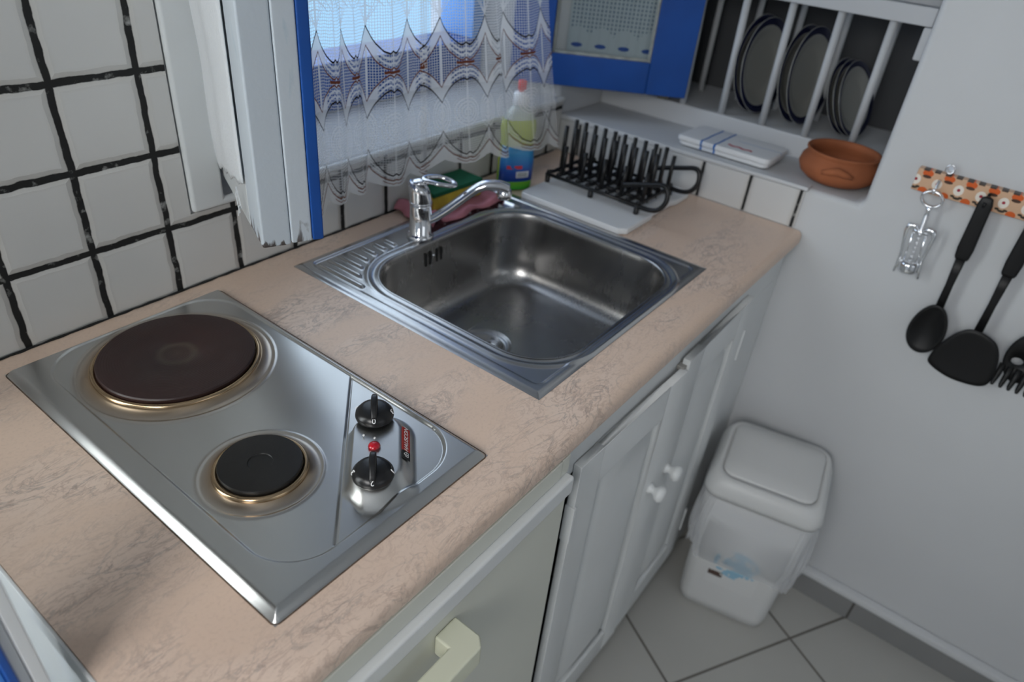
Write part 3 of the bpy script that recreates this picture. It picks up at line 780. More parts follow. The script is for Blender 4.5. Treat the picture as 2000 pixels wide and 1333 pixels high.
MB().tube(pts, rr, 20, flat=.72, up=tuple(sn.cross(sd))).build('spout', m_chrome, tap, smooth=True)
e_ = Vector((TX,TY,0))+sd*.141
MB().lathe([(.0095,.098),(.0122,.0965),(.0128,.086),(.0122,.082),(.0100,.0805),(.0095,.083),(.0002,.083)], (e_.x,e_.y,0), 32).build('aerator', m_chrome, tap, smooth=True)

# ------------------------------------------------------------------ sponge, cloth, bottle, board
m_spy = mat('yellow_sponge_foam', (.55,.42,.05), .95, bump=.0016, bscale=260, noise=.2, nscale=60)
m_spg = mat('green_scouring_pad', (.005,.10,.045), .9, bump=.0008, bscale=400)
m_pink = mat('pink_cotton', (.52,.20,.24), .95, bump=.0012, bscale=160, noise=.2, nscale=30)
rz_ = -.04
spg = thing('dish_sponge', (.845,-.045,.010), 'yellow sponge with green scouring top lying on the pink cloth behind the tap', 'sponge', rz=rz_)
MB().box((-.066,-.030,.0), (.066,.030,.026)).build('foam', m_spy, spg, bevel=.003, local=True)
MB().box((-.067,-.031,.0262), (.067,.031,.035)).build('scouring_pad', m_spg, spg, bevel=.002, local=True)
rs = []
for j in range(25):
    row = []
    for i in range(41):
        u_ = i/40; v_ = j/24
        x_ = .735+.205*u_; y_ = -.012-.100*v_
        ze = .0022+.0045*(.5+.5*math.sin(u_*21+v_*3))*(.5+.5*math.cos(v_*9+u_*5))
        if v_ > .84: ze += .010*math.sin((v_-.84)/.16*PI)*(.7+.3*math.sin(u_*17))
        if u_ < .16: ze += .016*math.sin(u_/.16*PI)*(.7+.3*math.sin(v_*9))
        row.append((x_+.004*math.sin(v_*12), y_+.004*math.sin(u_*14)-(.008*u_), ze+.0038))
    rs.append(row)
# keep the cloth beneath the sponge
for row in rs:
    for k, p_ in enumerate(row):
        if .778 < p_[0] < .912 and -.080 < p_[1] < -.012: row[k] = (p_[0], p_[1], min(p_[2], .0080))
ck = MB().rings(rs, False, False, closed=False).build('dish_cloth', m_pink, smooth=True); sm = ck.modifiers.new('solid', 'SOLIDIFY'); sm.thickness = .003; sm.offset = 0
tag(ck, 'crumpled pink dish cloth under the sponge behind the tap', 'cloth')

# bottle of washing-up liquid
BX, BY = 1.008, -.082
bt = thing('detergent_bottle', (BX,BY,0), 'clear bottle of yellow-green washing-up liquid with red cap behind the curtain corner', 'bottle', rz=-.55)
m_liq = bpy.data.materials.new('clear_plastic_with_liquid'); m_liq.use_nodes = True; nt, b = nodes_of(m_liq); X.nt = nt
tc, x, y, z = objxyz(nt)
k_ = X.op('MULTIPLY', (z-.004)/.050, 1, clamp=True)
c = mixcol(nt, k_, (.03,.50,.05), (.62,.72,.06))
c = mixcol(nt, z > .145, c, (.72,.78,.76))
nt.links.new(c, b.inputs['Base Color']); b.inputs['Roughness'].default_value = .15; b.inputs['Transmission Weight'].default_value = .45; b.inputs['IOR'].default_value = 1.2; b.inputs['Coat Weight'].default_value = .5
def oval_ring(hx, hy, z, n=40, e=2.6):
    out = []
    for k in range(n):
        a_ = 2*PI*k/n; c_, s_ = math.cos(a_), math.sin(a_)
        out.append((hx*math.copysign(abs(c_)**(2/e), c_), hy*math.copysign(abs(s_)**(2/e), s_), z))
    return out
prof = [(.030,.018,.0012),(.035,.022,.004),(.0365,.0235,.012),(.0365,.0235,.06),(.034,.0225,.085),(.0335,.022,.10),(.036,.0235,.125),(.034,.0225,.143),(.026,.019,.156),(.016,.014,.166),(.0125,.0125,.170)]
MB().rings([oval_ring(*p_) for p_ in prof]).build('bottle_body', m_liq, bt, smooth=True, local=True)
MB().lathe([(.0150,.1702),(.0155,.172),(.0155,.190),(.0125,.194),(.008,.196)], (0,0,0), 32).build('cap', m_board, bt, smooth=True, local=True)
MB().lathe([(.0060,.1955),(.0065,.198),(.0085,.200),(.0088,.214),(.0070,.216),(.0002,.2165)], (0,0,0), 24).build('push_pull_top', mat('red_plastic', (.60,.012,.02), .35), bt, smooth=True, local=True)
m_lab = bpy.data.materials.new('blue_bottle_label'); m_lab.use_nodes = True; nt, b = nodes_of(m_lab); X.nt = nt
tc, x, y, z = objxyz(nt); n1 = noise_x(nt, tc, 60, 3)
c = mixcol(nt, X.op('MULTIPLY', (z-.04)/.04, 1, clamp=True), (.01,.06,.36), (.05,.28,.55))
c = mixcol(nt, (xabs(z-.052) < .0035)*(xabs(x+.010) < .016)*(X(n1.outputs[0]) > .42), c, (.55,.03,.05))
c = mixcol(nt, (xabs(z-.0365) < .0065)*(xabs(x-.008) < .014), c, (.75,.76,.78))
c = mixcol(nt, (xabs(z-.0365) < .0045)*(xabs(x-.008) < .011)*(fract(x*420) < .45), c, (.08,.1,.12))
nt.links.new(c, b.inputs['Base Color']); b.inputs['Roughness'].default_value = .3
rs = []
for z_, s_ in ((.022,1.008),(.060,1.008),(.078,1.0),(.094,.99)):
    h_ = float(np.interp(z_, [.012,.06,.085,.10], [.0365,.0365,.034,.0335]))+.0008; g_ = float(np.interp(z_, [.012,.06,.085,.10], [.0235,.0235,.0225,.022]))+.0008
    full = oval_ring(h_, g_, z_, 60); rs.append(full[32:59])
MB().rings(rs, False, False, closed=False).build('label', m_lab, bt, smooth=True, local=True).modifiers.new('s', 'SOLIDIFY').thickness = .0003

# chopping board
bdp = [(.976,-.128),(.976,-.352),(.990,-.366),(1.085,-.366),(1.098,-.360),(1.180,-.360),(1.192,-.366),(1.250,-.366),(1.264,-.352),(1.264,-.128),(1.250,-.122),(.985,-.122)]
cb = MB().prism(bdp, 'z', .0006, .013).build('chopping_board', m_board, bevel=.003, seg=3)
tag(cb, 'white plastic chopping board under the black dish rack', 'chopping board')

# ------------------------------------------------------------------ black wire dish rack
rk = thing('dish_rack', (1.13,-.235,.0135), 'small black wire plate rack with upright pegs on the chopping board', 'dish rack')
RX0, RX1, RY0, RY1, RB = 1.062, 1.205, -.345, -.125, .030
wr_ = .0040
for xx in (RX0, RX0+.036, RX0+.072, RX0+.108, RX1):
    MB().tube([(xx,RY0,RB),(xx,RY1,RB)], wr_, 8).build('long_wire', m_wire, rk, smooth=True)
ysl = [RY0+.004+.0235*k for k in range(10)]
for k, yy in enumerate(ysl):
    mb = MB().tube([(RX0,yy,RB+.006),(RX0+.02,yy,RB+.001),(RX1-.02,yy,RB+.001),(RX1,yy,RB+.006)], wr_, 8); mb.build('cross_wire', m_wire, rk, smooth=True)
for r_i, (xx, hh, dx_) in enumerate(((RX0+.018,.060,0),(RX0+.054,.088,.004),(RX0+.090,.094,.004),(RX1-.018,.070,0))):
    for k, yy in enumerate(ysl):
        if r_i in (0, 3) and k % 2: continue
        MB().tube([(xx,yy+dx_,RB),(xx+.001,yy+dx_,RB+hh*.5),(xx+.003,yy+dx_,RB+hh)], wr_*1.12, 8).build('peg', m_wire, rk, smooth=True)
for xa in (RX0+.002, RX1-.002):
    lp_ = spl([(.045,-.001),(.010,-.001),(-.020,-.001),(-.040,.006),(-.050,.024),(-.046,.044),(-.034,.050),(-.010,.044),(.020,.036),(.045,.028)], 5)
    MB().tube([(xa+.010*max(0,b_/.05), RY0+a_, RB+b_) for a_, b_ in lp_], wr_*1.2, 10).build('end_loop', m_wire, rk, smooth=True)
for (xx, yy) in ((RX0,RY0+.004),(RX1,RY0+.004),(RX0,RY1-.004),(RX1,RY1-.004),(RX0,(RY0+RY1)/2),(RX1,(RY0+RY1)/2)):
    MB().tube([(xx,yy,RB),(xx,yy,.0155),(xx,yy,.0137)], wr_*1.3, 10).build('foot', m_wire, rk, smooth=True)

# ------------------------------------------------------------------ niche: towel, pot, plate rack, plates
m_towel = bpy.data.materials.new('striped_tea_towel'); m_towel.use_nodes = True; nt, b = nodes_of(m_towel); X.nt = nt
tc, x, y, z = objxyz(nt)
yy_ = y + (X(noise_x(nt, tc, 30, 2).outputs[0])-.5)*.004
s1 = line(yy_+.345, .0024); s2 = line(yy_+.375, .0024); s3 = (xabs(yy_+.360) < .011)*(fract(yy_*260) < .45)
c = mixcol(nt, mx(s1, s2), (.74,.75,.76), (.02,.13,.42)); c = mixcol(nt, s3*.35, c, (.1,.25,.5))
nz2 = noise_x(nt, tc, 60, 2)
scr = line(x-1.328-(y+.42)*.10+X.op('SINE', y*260)*.0022, .0038)*(xabs(y+.420) < .028)
c = mixcol(nt, scr, c, (.50,.008,.02))
gl = line(x-1.372, .0018)*(y < -.40); c = mixcol(nt, gl*.5, c, (.15,.3,.55))
nt.links.new(c, b.inputs['Base Color']); b.inputs['Roughness'].default_value = .95
bp = nt.nodes.new('ShaderNodeBump'); bp.inputs['Distance'].default_value = .0006; nt.links.new(noise_x(nt, tc, 500, 2).outputs[0], bp.inputs['Height']); nt.links.new(bp.outputs[0], b.inputs['Normal'])
tw = thing('tea_towel', (1.36,-.39,.087), 'folded white tea towel with blue stripes and red lettering on the niche ledge', 'towel')
for nm, zz0, zz1, ins in (('lower_fold', .0873, .0965, .004), ('upper_fold', .0967, .108, 0)):
    rs = []
    poly = rrect(0, 0, .060-ins, .103-ins, .012, 6)
    for q, (o_, z_) in enumerate(((-.003,zz0),(0,zz0+.002),(.0005,(zz0+zz1)/2),(0,zz1-.002),(-.004,zz1))):
        rs.append([(1.362+(a_*(1+o_/.06))+.02*(b_*.2), -.392+b_*(1+o_/.1)+.0006*math.sin(a_*90), z_+.0015*math.sin(b_*40+a_*20)*(q > 2)) for a_, b_ in poly])
    MB().rings(rs).build(nm, m_towel, tw, bevel=.001)
pt = thing('clay_bowl', (1.372,-.606,.0875), 'round terracotta clay bowl on the ledge below the plates', 'bowl')
prof = [(.045,.0),(.060,.002),(.075,.014),(.0815,.030),(.0785,.045),(.071,.054),(.0700,.058),(.074,.064),(.0735,.067),(.069,.067),(.066,.060),(.066,.052),(.074,.040),(.074,.028),(.062,.010),(.0002,.006)]
MB().lathe([(a_*.95, b_*.9) for a_, b_ in prof], (1.374,-.610,.0872), 64).build('bowl_body', m_terra, pt, smooth=True)
for a_ in (3.4,):
    MB().tube([(1.372+.080*math.cos(a_+q*.18), -.606+.080*math.sin(a_+q*.18), .0872+.040-.012*abs(q)/3) for q in (-2,-1,0,1,2)], [.004,.007,.008,.007,.004], 8).build('lug', m_terra, pt, smooth=True)

pr = thing('plate_rack', (1.54,-.34,.128), 'white wooden plate rack of vertical bars built into the wall niche', 'plate rack')
MB().box((1.440,-.668,.376), (1.474,-.001,.408)).build('top_rail', m_wall, pr, bevel=.002)
MB().box((1.605,-.684,.376), (1.628,-.001,.408)).build('rear_rail', m_wall, pr, bevel=.002)
for yy in (-.600,-.504,-.408,-.312,-.216,-.120,-.024): MB().tube([(1.4655,yy,.1283),(1.4555,yy,.3758)], .0078, 12).build('front_bar', m_wall, pr, smooth=True)
for yy in (-.578,-.480,-.383,-.287,-.190,-.094): MB().tube([(1.618,yy,.1283),(1.618,yy,.3758)], .0070, 12).build('rear_bar', m_wall, pr, smooth=True)
m_plate = bpy.data.materials.new('white_china_blue_rim'); m_plate.use_nodes = True; nt, b = nodes_of(m_plate); X.nt = nt
tc, x, y, z = objxyz(nt); rr_ = (x*x+y*y)**.5
rim = (rr_ > .84)*(rr_ < .985)
nt.links.new(mixcol(nt, rim, (.34,.345,.32), (.009,.012,.045)), b.inputs['Base Color']); b.inputs['Roughness'].default_value = .25
pm = MB().lathe([(.0002,-.05),(.45,-.05),(.58,-.03),(.72,.06),(.97,.14),(1.0,.165),(.98,.175),(.72,.10),(.60,.02),(.50,-.005),(.0002,-.01)], (0,0,0), 72)
pme = None
def plate(y, R, zb, tilt, lean, label, group):
    global pme
    if pme is None:
        o = pm.build('dinner_plate', m_plate, smooth=True); pme = o
    else:
        o = pme.copy(); C.objects.link(o)
    o.scale = (R, R, R*.9)
    # face towards -y, tilted back
    o.rotation_euler = (PI/2+tilt, 0, lean); o.location = (1.540, y, zb+R*math.cos(tilt)+.003)
    return tag(o, label, 'plate', group)
plate(-.345, .100, .128, -.14, -.18, 'front one of the two large blue-rimmed plates leftmost in the rack', 'plates in the rack')
plate(-.330, .102, .128, -.14, -.18, 'rear one of the two large blue-rimmed plates leftmost in the rack', 'plates in the rack')
plate(-.448, .100, .128, -.15, -.18, 'front one of the two large blue-rimmed plates in the middle of the rack', 'plates in the rack')
plate(-.428, .100, .128, -.15, -.18, 'rear one of the two large blue-rimmed plates in the middle of the rack', 'plates in the rack')
plate(-.556, .078, .128, -.34, -.20, 'front one of the three small blue-rimmed plates behind the clay bowl', 'plates in the rack')
plate(-.544, .078, .128, -.34, -.20, 'middle one of the three small blue-rimmed plates behind the clay bowl', 'plates in the rack')
plate(-.532, .078, .128, -.34, -.20, 'rearmost of the three small blue-rimmed plates behind the clay bowl', 'plates in the rack')

# ------------------------------------------------------------------ hook rail and utensils
m_flor = bpy.data.materials.new('orange_floral_print'); m_flor.use_nodes = True; nt, b = nodes_of(m_flor); X.nt = nt
tc, x, y, z = objxyz(nt)
P = .0345; a = (y*-1)-.7575; h = z-.143     # a: along the rail from its left end, h: height above lower edge
def blob(px, hz, rx, rz, per=P):
    da = (fract((a-px)/per+.5)-.5)*per; dh = h-hz
    return ((da*da)/(rx*rx)+(dh*dh)/(rz*rz)) < 1.0
def ablob(a_, px, hz, rx, rz, per=P):
    da = (fract((a_-px)/per+.5)-.5)*per; dh = h-hz
    return ((da*da)/(rx*rx)+(dh*dh)/(rz*rz)) < 1.0
c = mixcol(nt, blob(.0015,.019,.0078,.0090), (.60,.38,.24), (.78,.72,.64))
c = mixcol(nt, blob(.0015,.0195,.0026,.0026), c, (.32,.01,.03))
c = mixcol(nt, blob(.0165,.0335,.0085,.0060), c, (.62,.10,.008))
c = mixcol(nt, blob(.0165,.0275,.0070,.0028), c, (.055,.022,.010))
c = mixcol(nt, blob(.0180,.0030,.0075,.0062), c, (.60,.10,.008))
c = mixcol(nt, mx(blob(.0030,.0050,.0055,.0022), blob(-.004,.0075,.0035,.0020), blob(.0085,.0075,.0035,.0020)), c, (.03,.018,.008))
c = mixcol(nt, (h > .0368)*(fract(a/.0173) > .45), c, (.04,.02,.01))
nt.links.new(c, b.inputs['Base Color']); b.inputs['Roughness'].default_value = .35
hr = thing('hook_rail', (1.2845,-.95,.162), 'wooden hook rail with orange flower print on the right wall', 'hook rail')
MB().box((1.266,-1.16,.143), (1.2845,-.757,.182)).build('rail_board', m_flor, hr, bevel=.0015)
for yy, m_ in ((-.795, m_chrome), (-.873, m_blackmat), (-.951, m_blackmat), (-1.035, m_blackmat)):
    MB().tube([(1.267,yy,.170),(1.262,yy,.170),(1.262,yy,.156),(1.254,yy,.150),(1.246,yy,.153),(1.244,yy,.160)], .0026, 8).build('hook', m_, hr, smooth=True)
for yy in (-.803,):
    MB().tube([(1.272+.0, yy+.0065*math.cos(a_), .1905+.0075*math.sin(a_)) for a_ in np.linspace(0, 2*PI, 20)[:-1]], .0016, 8, closed=True).build('hanging_eye', m_chrome, hr, smooth=True)
    MB().lathe([(.005,0),(.004,.002),(.0002,.003)], (1.2795,yy,.1905), 16, axis='x').build('screw_head', m_chrome, hr)
# corkscrew
cy0 = -.797; cx_ = 1.250
ck = thing('corkscrew', (cx_,cy0,.150), 'chrome winged corkscrew hanging from the left end of the hook rail', 'corkscrew')
def tilt(y_, z_): return y_-(.150-z_)*.085     # hangs slightly askew
def Q(dy, z_, dx_=0): return (cx_+dx_, cy0+dy-(.150-z_)*.07, z_)
ring = [Q(.0005+.0165*math.cos(a_)*(1.0 if math.sin(a_) < 0 else 1.0), .141+.0135*math.sin(a_)) for a_ in np.linspace(0, 2*PI, 28)[:-1]]
MB().tube(ring, .0026, 10, closed=True, flat=1.6, up=(1,0,0)).build('handle_ring', m_chrome, ck, smooth=True)
MB().tube([Q(0,.128),Q(0,.118),Q(0,.112)], [.0055,.0035,.003], 12).build('neck', m_chrome, ck, smooth=True)
MB().tube([Q(0,.112-.0004*k) for k in range(92)], [.0036+.0012*math.cos(k*1.5) for k in range(92)], 10).build('toothed_shaft', m_chrome, ck, smooth=True)
for s_ in (-1, 1):
    mb = MB().tube([Q(s_*.004,.079),Q(s_*.012,.088),Q(s_*.019,.087),Q(s_*.0225,.078),Q(s_*.021,.060),Q(s_*.0185,.035),Q(s_*.0185,.012),Q(s_*.021,-.004)], [.004,.005,.0055,.0045,.003,.0027,.0027,.002], 10, flat=.8, up=(1,0,0))
    mb.build('wing_lever', m_chrome, ck, smooth=True)
    MB().tube([Q(s_*.0105,.080),Q(s_*.0110,.020)], .0017, 8).build('frame_rod', m_chrome, ck, smooth=True)
MB().tube([Q(-.013,.080),Q(.013,.080)], .0042, 12).build('pivot_block', m_chrome, ck, smooth=True)
MB().tube([Q(0,.024),Q(0,.019),Q(0,.008),Q(0,.004)], [.0145,.0165,.0165,.0155], 24).build('bottle_collar', m_chrome, ck, smooth=True)
hel = [Q(.0032*math.cos(t_), .076-.0000-.052*t_/(2*PI*6), .0032*math.sin(t_)) for t_ in np.linspace(0, 2*PI*6, 90)]
MB().tube(hel, .0011, 6).build('worm', m_chrome, ck, smooth=True)

def utensil(name, label, cat, yc, zt, head, neck_z, handle_end, slant=0.0):
    root = thing(name, (1.250, yc, zt), label, cat)
    rs = []
    X0 = 1.250
    def ring(z_, w_, t_, dx_=0):
        y_ = yc+slant*(zt-z_)
        return [(X0+dx_+b_, y_+a_, z_) for a_, b_ in rrect(0, 0, w_, t_, min(w_, t_)*.7, 4)]
    prof = [(zt+.010,.003,.003),(zt+.007,.0085,.0045),(zt-.004,.0112,.005),(zt-.04,.0118,.0056),(zt-.085,.0128,.0058),(handle_end+.004,.0115,.0055),(handle_end,.0100,.005)]
    MB().rings([ring(*p_) for p_ in prof]).build('handle', m_blackmat, root, smooth=True)
    MB().rings([ring(handle_end+.001,.0078,.0038), ring(handle_end-.03,.0070,.0032), ring((handle_end+neck_z)/2,.0062,.003), ring(neck_z,.0072,.003)]).build('shaft', m_blackmat, root, smooth=True)
    return root
def yz_head(root, name, poly, x0, th, dish=0, holes=()):
    """outline in (y,z), dished away from the wall, quads around centre"""
    cy_ = sum(p_[0] for p_ in poly)/len(poly); cz_ = sum(p_[1] for p_ in poly)/len(poly)
    rs = []
    K = 7
    for k in range(K):
        s_ = 1-.0-k/(K-1)*.97
        rs.append([(x0+dish*(1-s_*s_), cy_+(a_-cy_)*s_, cz_+(b_-cz_)*s_) for a_, b_ in poly])
    o = MB().rings(rs, False, True).build(name, m_blackmat, root, smooth=True)
    sm = o.modifiers.new('solid', 'SOLIDIFY'); sm.thickness = th; sm.offset = 0
    return o
sp_ = utensil('serving_spoon', 'black nylon serving spoon hanging nearest the corkscrew', 'spoon', -.874, .160, None, -.045, .056, -.035)
poly = []
for k in range(40):
    a_ = 2*PI*k/40; w_ = .0300*(1-.13*math.sin(a_)); poly.append((-.8795+w_*math.cos(a_), -.088+.051*math.sin(a_)))
yz_head(sp_, 'spoon_bowl', poly, 1.246, .003, dish=.012)
tn = utensil('skimming_turner', 'black nylon wide flat turner hanging in the middle of the hook rail', 'turner', -.951, .160, None, -.062, .053, -.01)
poly = [(-.944,-.055),(-.962,-.055),(-.985,-.064),(-.999,-.085),(-1.006,-.115),(-1.006,-.140),(-.998,-.152),(-.980,-.158),(-.950,-.160),(-.925,-.155),(-.906,-.146),(-.902,-.135),(-.907,-.108),(-.920,-.078),(-.932,-.062)]
def dens(P, n=4):
    out = []
    for i in range(len(P)):
        p0, p1, p2, p3 = P[i-1], P[i], P[(i+1) % len(P)], P[(i+2) % len(P)]
        for k in range(n):
            t_ = k/n; out.append(tuple(.5*((2*b_)+(-a_+c_)*t_+(2*a_-5*b_+4*c_-d_)*t_*t_+(-a_+3*b_-3*c_+d_)*t_**3) for a_, b_, c_, d_ in zip(p0,p1,p2,p3)))
    return out
yz_head(tn, 'turner_blade', dens(poly), 1.238, .0025, dish=.003)
sv = utensil('spaghetti_server', 'black nylon spaghetti server with prongs at the right edge of the picture', 'pasta server', -1.037, .160, None, -.035, .053, .0)
# head with round hole: ring of quads between hole and outline
hc = (-1.027,-.087); outl = []; hol = []
for k in range(36):
    a_ = 2*PI*k/36; outl.append((1.246, -1.037+.031*math.cos(a_), -.076+.050*math.sin(a_))); hol.append((1.246+.003, hc[0]+.0095*math.cos(a_), hc[1]+.0075*math.sin(a_)))
o = MB().rings([outl, hol], False, False).build('server_head', m_blackmat, sv, smooth=True); sm = o.modifiers.new('s', 'SOLIDIFY'); sm.thickness = .004; sm.offset = 0
for k in range(5):
    yy = -1.037+.026-.013*k
    MB().tube([(1.247,yy,-.100),(1.244,yy,-.122),(1.238,yy+.001,-.134),(1.232,yy+.001,-.137)], [.0054,.0048,.0040,.0026], 10).build('prong', m_blackmat, sv, smooth=True)

# ------------------------------------------------------------------ base cabinet with two doors
cab = thing('base_cabinet', (.87,-.30,ZF), 'white painted base cabinet with two panelled doors below the sink', 'cabinet')
FY = -.586
mb = MB().box((.462,FY,-.110), (1.2845,FY+.020,-.0345)).box((.462,FY,-.84), (.492,FY+.020,-.1105)).box((1.105,FY,-.84), (1.2845,FY+.020,-.1105)).box((.4925,FY,-.84), (1.1045,FY+.020,-.806))
mb.build('face_frame', m_paint, cab, bevel=.002)
MB().box((.462,-.5595,-.84), (.478,-.02,-.0345)).build('side_panel', m_paint, cab)
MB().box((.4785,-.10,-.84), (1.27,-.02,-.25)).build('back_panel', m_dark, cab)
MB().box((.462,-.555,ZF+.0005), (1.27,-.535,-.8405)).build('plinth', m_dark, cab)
def door(x0, x1, z0, z1, hinge_left, open_deg):
    th = .013; y1 = FY-.0006; H_ = Vector((x0 if hinge_left else x1, y1, 0))
    sgn = 1 if hinge_left else -1; a_ = math.radians(open_deg)
    d_ = Vector((sgn*math.cos(a_), -math.sin(a_), 0)); n_ = Vector((-math.sin(a_)*sgn*sgn if hinge_left else math.sin(a_), -math.cos(a_), 0)); up_ = Vector((0,0,1))
    n_ = Vector((d_.y, -d_.x, 0))*(1 if sgn > 0 else -1)
    W_ = x1-x0
    def B(mb, u0, u1, w0, w1, t0, t1): return mb.obox(H_, d_, n_, up_, (u0,t0,w0), (u1,t1,w1))
    rt = MB(); s = .058
    B(rt, 0, s, z0, z1, 0, th); B(rt, W_-s, W_, z0, z1, 0, th); B(rt, s, W_-s, z0, z0+s*1.15, 0, th); B(rt, s, W_-s, z1-s*1.15, z1, 0, th)
    B(rt, s, W_-s, z0+s*1.15, z1-s*1.15, 0, .002)
    dr_ = rt.build('door', m_paint, cab, bevel=.003)
    # raised field with sloping border
    u0, u1, w0, w1 = s+.012, W_-s-.012, z0+s*1.15+.012, z1-s*1.15-.012
    def ringp(i, t): return [tuple(H_+d_*u+up_*w_+n_*t) for u, w_ in ((u0+i,w0+i),(u1-i,w0+i),(u1-i,w1-i),(u0+i,w1-i))]
    MB().rings([ringp(0,.0024), ringp(.0,.0035), ringp(.026,.0125)]).build('raised_panel', m_paint, dr_, bevel=.001)
    uk = W_-.030; c_ = H_+d_*uk+n_*th+up_*(-.335)
    R3 = Matrix((d_, up_, n_)).transposed()
    MB().lathe([(.011,0),(.010,.003),(.007,.007),(.0075,.011),(.0145,.017),(.0160,.023),(.0130,.029),(.006,.031),(.0002,.0312)], tuple(c_), 28, M=R3).build('door_knob', m_paint, dr_, smooth=True)
    for zz in (z1-.11, z0+.11):
        MB().obox(H_, d_, n_, up_, (-.004,-.0,zz-.035), (.003,th+.003,zz+.035)).build('hinge', m_paint, dr_, bevel=.001)
door(.500, .806, -.800, -.092, True, 1.2)
door(.812, 1.098, -.800, -.078, False, .8)
MB().box((.802,-.5995,-.096), (.820,-.5865,-.088)).build('door_catch', mat('scuffed_metal', (.34,.33,.31), .5, .2), cab, bevel=.001)

# ------------------------------------------------------------------ small cream fridge under the worktop
fg = thing('under_counter_fridge', (.23,-.32,ZF), 'cream under-counter fridge with block handle below the hob', 'fridge')
MB().box((.002,-.560,ZF+.02), (.452,-.03,-.068)).build('cabinet_body', m_cream, fg, bevel=.003)
MB().box((-.010,-.602,-.066), (.440,-.02,-.036)).build('top_plate', m_cream, fg, bevel=.002)
MB().box((.4405,-.601,-.066), (.4585,-.02,-.0362)).build('top_end_cap', m_cream, fg, bevel=.0015)
MB().box((-.010,-.612,-.0965), (.4590,-.570,-.067)).build('front_trim', m_paint, fg, bevel=.004, seg=3)
MB().box((-.006,-.604,ZF+.06), (.4600,-.5605,-.1025)).build('fridge_door', m_cream, fg, bevel=.003)
hd = MB().prism([(.010,-.6041),(.010,-.650),(.236,-.650),(.246,-.640),(.246,-.6041),(.212,-.6041),(.212,-.624),(.044,-.624),(.044,-.6041)], 'z', -.160, -.128)
hd.build('handle', m_cream2, fg, bevel=.003)
for xx in (.03, .42):
    for yy in (-.53, -.08): MB().lathe([(.014,ZF+.0004),(.014,ZF+.012),(.010,ZF+.0205)], (xx,yy,0), 16).build('foot', m_dark, fg)
sp2 = MB().box((-.050,-.575,ZF+.0003), (-.033,-.02,-.0345)).build('end_panel', m_paint, bevel=.001)
tag(sp2, 'white painted end panel carrying the left end of the worktop', 'panel')

# open door leaf at the far left
dl = thing('door_1', (-.09,-.25,ZF), None, None); dl['kind'] = 'structure'
dY = -.485
def leaf(nm, xa, xb, ya, m, wy=.075):
    z0, z1, zm = ZF+.006, 1.05, -.30
    MB().box((xa,ya,z0), (xb,ya+wy,z1)).box((xa,-.012-wy*.6,z0), (xb,-.012,z1)).box((xa,ya+wy,z0), (xb,-.012-wy*.6,zm)).box((xa,ya+wy,z1-.08), (xb,-.012-wy*.6,z1)).build(nm, m, dl, bevel=.001)
leaf('inner_skin', -.0860, -.0775, dY, m_paint)
leaf('core', -.0930, -.0862, dY+.004, m_paint)
leaf('blue_strip', -.0985, -.0932, dY-.001, m_blue)
leaf('outer_skin', -.1160, -.0987, dY+.010, m_bluelight, .065)
MB().box((-.0915,dY+.080,-.299), (-.0885,-.058,.969)).build('glass_pane', m_glass, dl)

# ------------------------------------------------------------------ bin with liner
bn = thing('swing_bin', (1.150,-.735,ZF), 'white plastic swing-lid bin standing in the corner by the right wall', 'bin', rz=math.atan2(-.98,.2)+PI/2)
def bring(hx, hy, z_, r=.03, dx_=0): return [(a_+dx_, b_, z_) for a_, b_ in rrect(0, 0, hx, hy, r, 7)]
# local x: depth (front = -x), local y: width
BH = .365
MB().rings([bring(.074,.090,.001), bring(.082,.100,.006), bring(.084,.103,.03), bring(.091,.110,.25), bring(.094,.116,BH)]).build('bin_body', m_binw, bn, smooth=True, local=True)
def slant(ring, kz): return [(a_, b_, c_+kz*(a_+.1)) for a_, b_, c_ in ring]
lid = [slant(bring(.100,.121,BH-.002,.034), 0), slant(bring(.1015,.123,BH+.012,.034), 0), slant(bring(.098,.120,BH+.030,.034), .08), slant(bring(.088,.110,BH+.044,.034), .17), slant(bring(.079,.100,BH+.046,.03), .2), slant(bring(.077,.098,BH+.040,.03), .2)]
MB().rings(lid, True, True).build('lid', m_binw, bn, smooth=True, local=True)
fl = [slant(bring(.0755,.0965,BH+.0405,.026), .2), slant(bring(.0755,.0965,BH+.046,.026), .2), slant(bring(.072,.093,BH+.0495,.024), .2), slant(bring(.040,.055,BH+.052,.02), .2), slant(bring(.004,.005,BH+.053,.001), .2)]
MB().rings(fl).build('lid_flap', m_binw, bn, smooth=True, local=True)
m_stk = bpy.data.materials.new('bin_print'); m_stk.use_nodes = True; nt, b = nodes_of(m_stk); X.nt = nt
tc, x, y, z = objxyz(nt); n1 = noise_x(nt, tc, 38, 3); n2 = noise_x(nt, tc, 60, 4)
ell = (((y-.0)*(y-.0))/(.050*.050)+((z-.182)*(z-.182))/(.044*.044)) < 1.0
c = mixcol(nt, ell*(X(n1.outputs[0]) > .455), (.62,.63,.63), (.26,.46,.60))
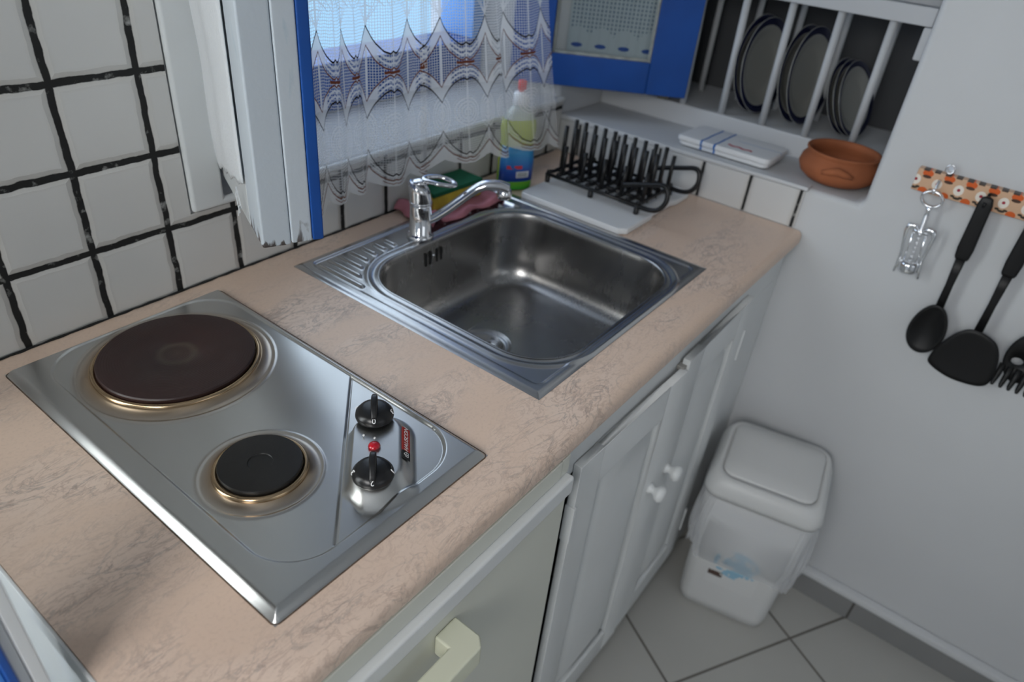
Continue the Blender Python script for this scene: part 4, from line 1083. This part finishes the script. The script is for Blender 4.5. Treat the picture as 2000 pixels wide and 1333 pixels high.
c = mixcol(nt, (xabs(y-.037) < .016)*(xabs(z-.135) < .008)*(X(n2.outputs[0]) > .42), c, (.07,.04,.03))
nt.links.new(c, b.inputs['Base Color']); b.inputs['Roughness'].default_value = .45
def front_x(z_): return -float(np.interp(z_, [.03,.25,BH], [.084,.091,.094]))-.0008
o = MB().rings([[(front_x(z_), y_, z_) for y_ in (-.055,.055)] for z_ in np.linspace(.10,.24,6)], False, False, closed=False).build('printed_sticker', m_stk, bn, local=True)
sm = o.modifiers.new('s', 'SOLIDIFY'); sm.thickness = .0004
m_bag = bpy.data.materials.new('thin_white_polythene'); m_bag.use_nodes = True; nt = m_bag.node_tree; b = nt.nodes['Principled BSDF']
b.inputs['Base Color'].default_value = (.78,.80,.83,1); b.inputs['Roughness'].default_value = .3
out = nt.nodes['Material Output']; tr = nt.nodes.new('ShaderNodeBsdfTransparent'); ms = nt.nodes.new('ShaderNodeMixShader'); ms.inputs[0].default_value = .38
nt.links.new(tr.outputs[0], ms.inputs[1]); nt.links.new(b.outputs[0], ms.inputs[2]); nt.links.new(ms.outputs[0], out.inputs[0])
rs = []; NB = 180
for j in range(26):
    q = j/25; ring = []
    base = rrect(0, 0, 1, 1, .3, 44)
    hz = BH+.004
    for k, (a_, b_) in enumerate(base):
        ph = 2*PI*k/len(base)
        wv = .0030*math.sin(ph*23+2*math.sin(q*3))*(.3+q)+.0045*math.sin(ph*9+q*2.2)*q+.0025*math.sin(ph*41+q*4)*q
        drop = (.185+.022*math.sin(ph*2+.6)+.010*math.sin(ph*5))
        z_ = hz-drop*q
        hx = float(np.interp(z_, [.03,.25,BH], [.084,.091,.094])); hy = float(np.interp(z_, [.03,.25,BH], [.103,.110,.116]))
        off = .0035+.006*math.sin(PI*min(1,q*1.1))**.8+abs(wv)*1.4
        ring.append((a_*(hx+off), b_*(hy+off), z_))
    rs.append(ring)
bag = MB().rings(rs, False, False).build('bin_liner', m_bag, smooth=True)
bag.location = bn.location; bag.rotation_euler = bn.rotation_euler
tag(bag, 'thin translucent white bin liner folded over the rim of the swing bin', 'bin bag')
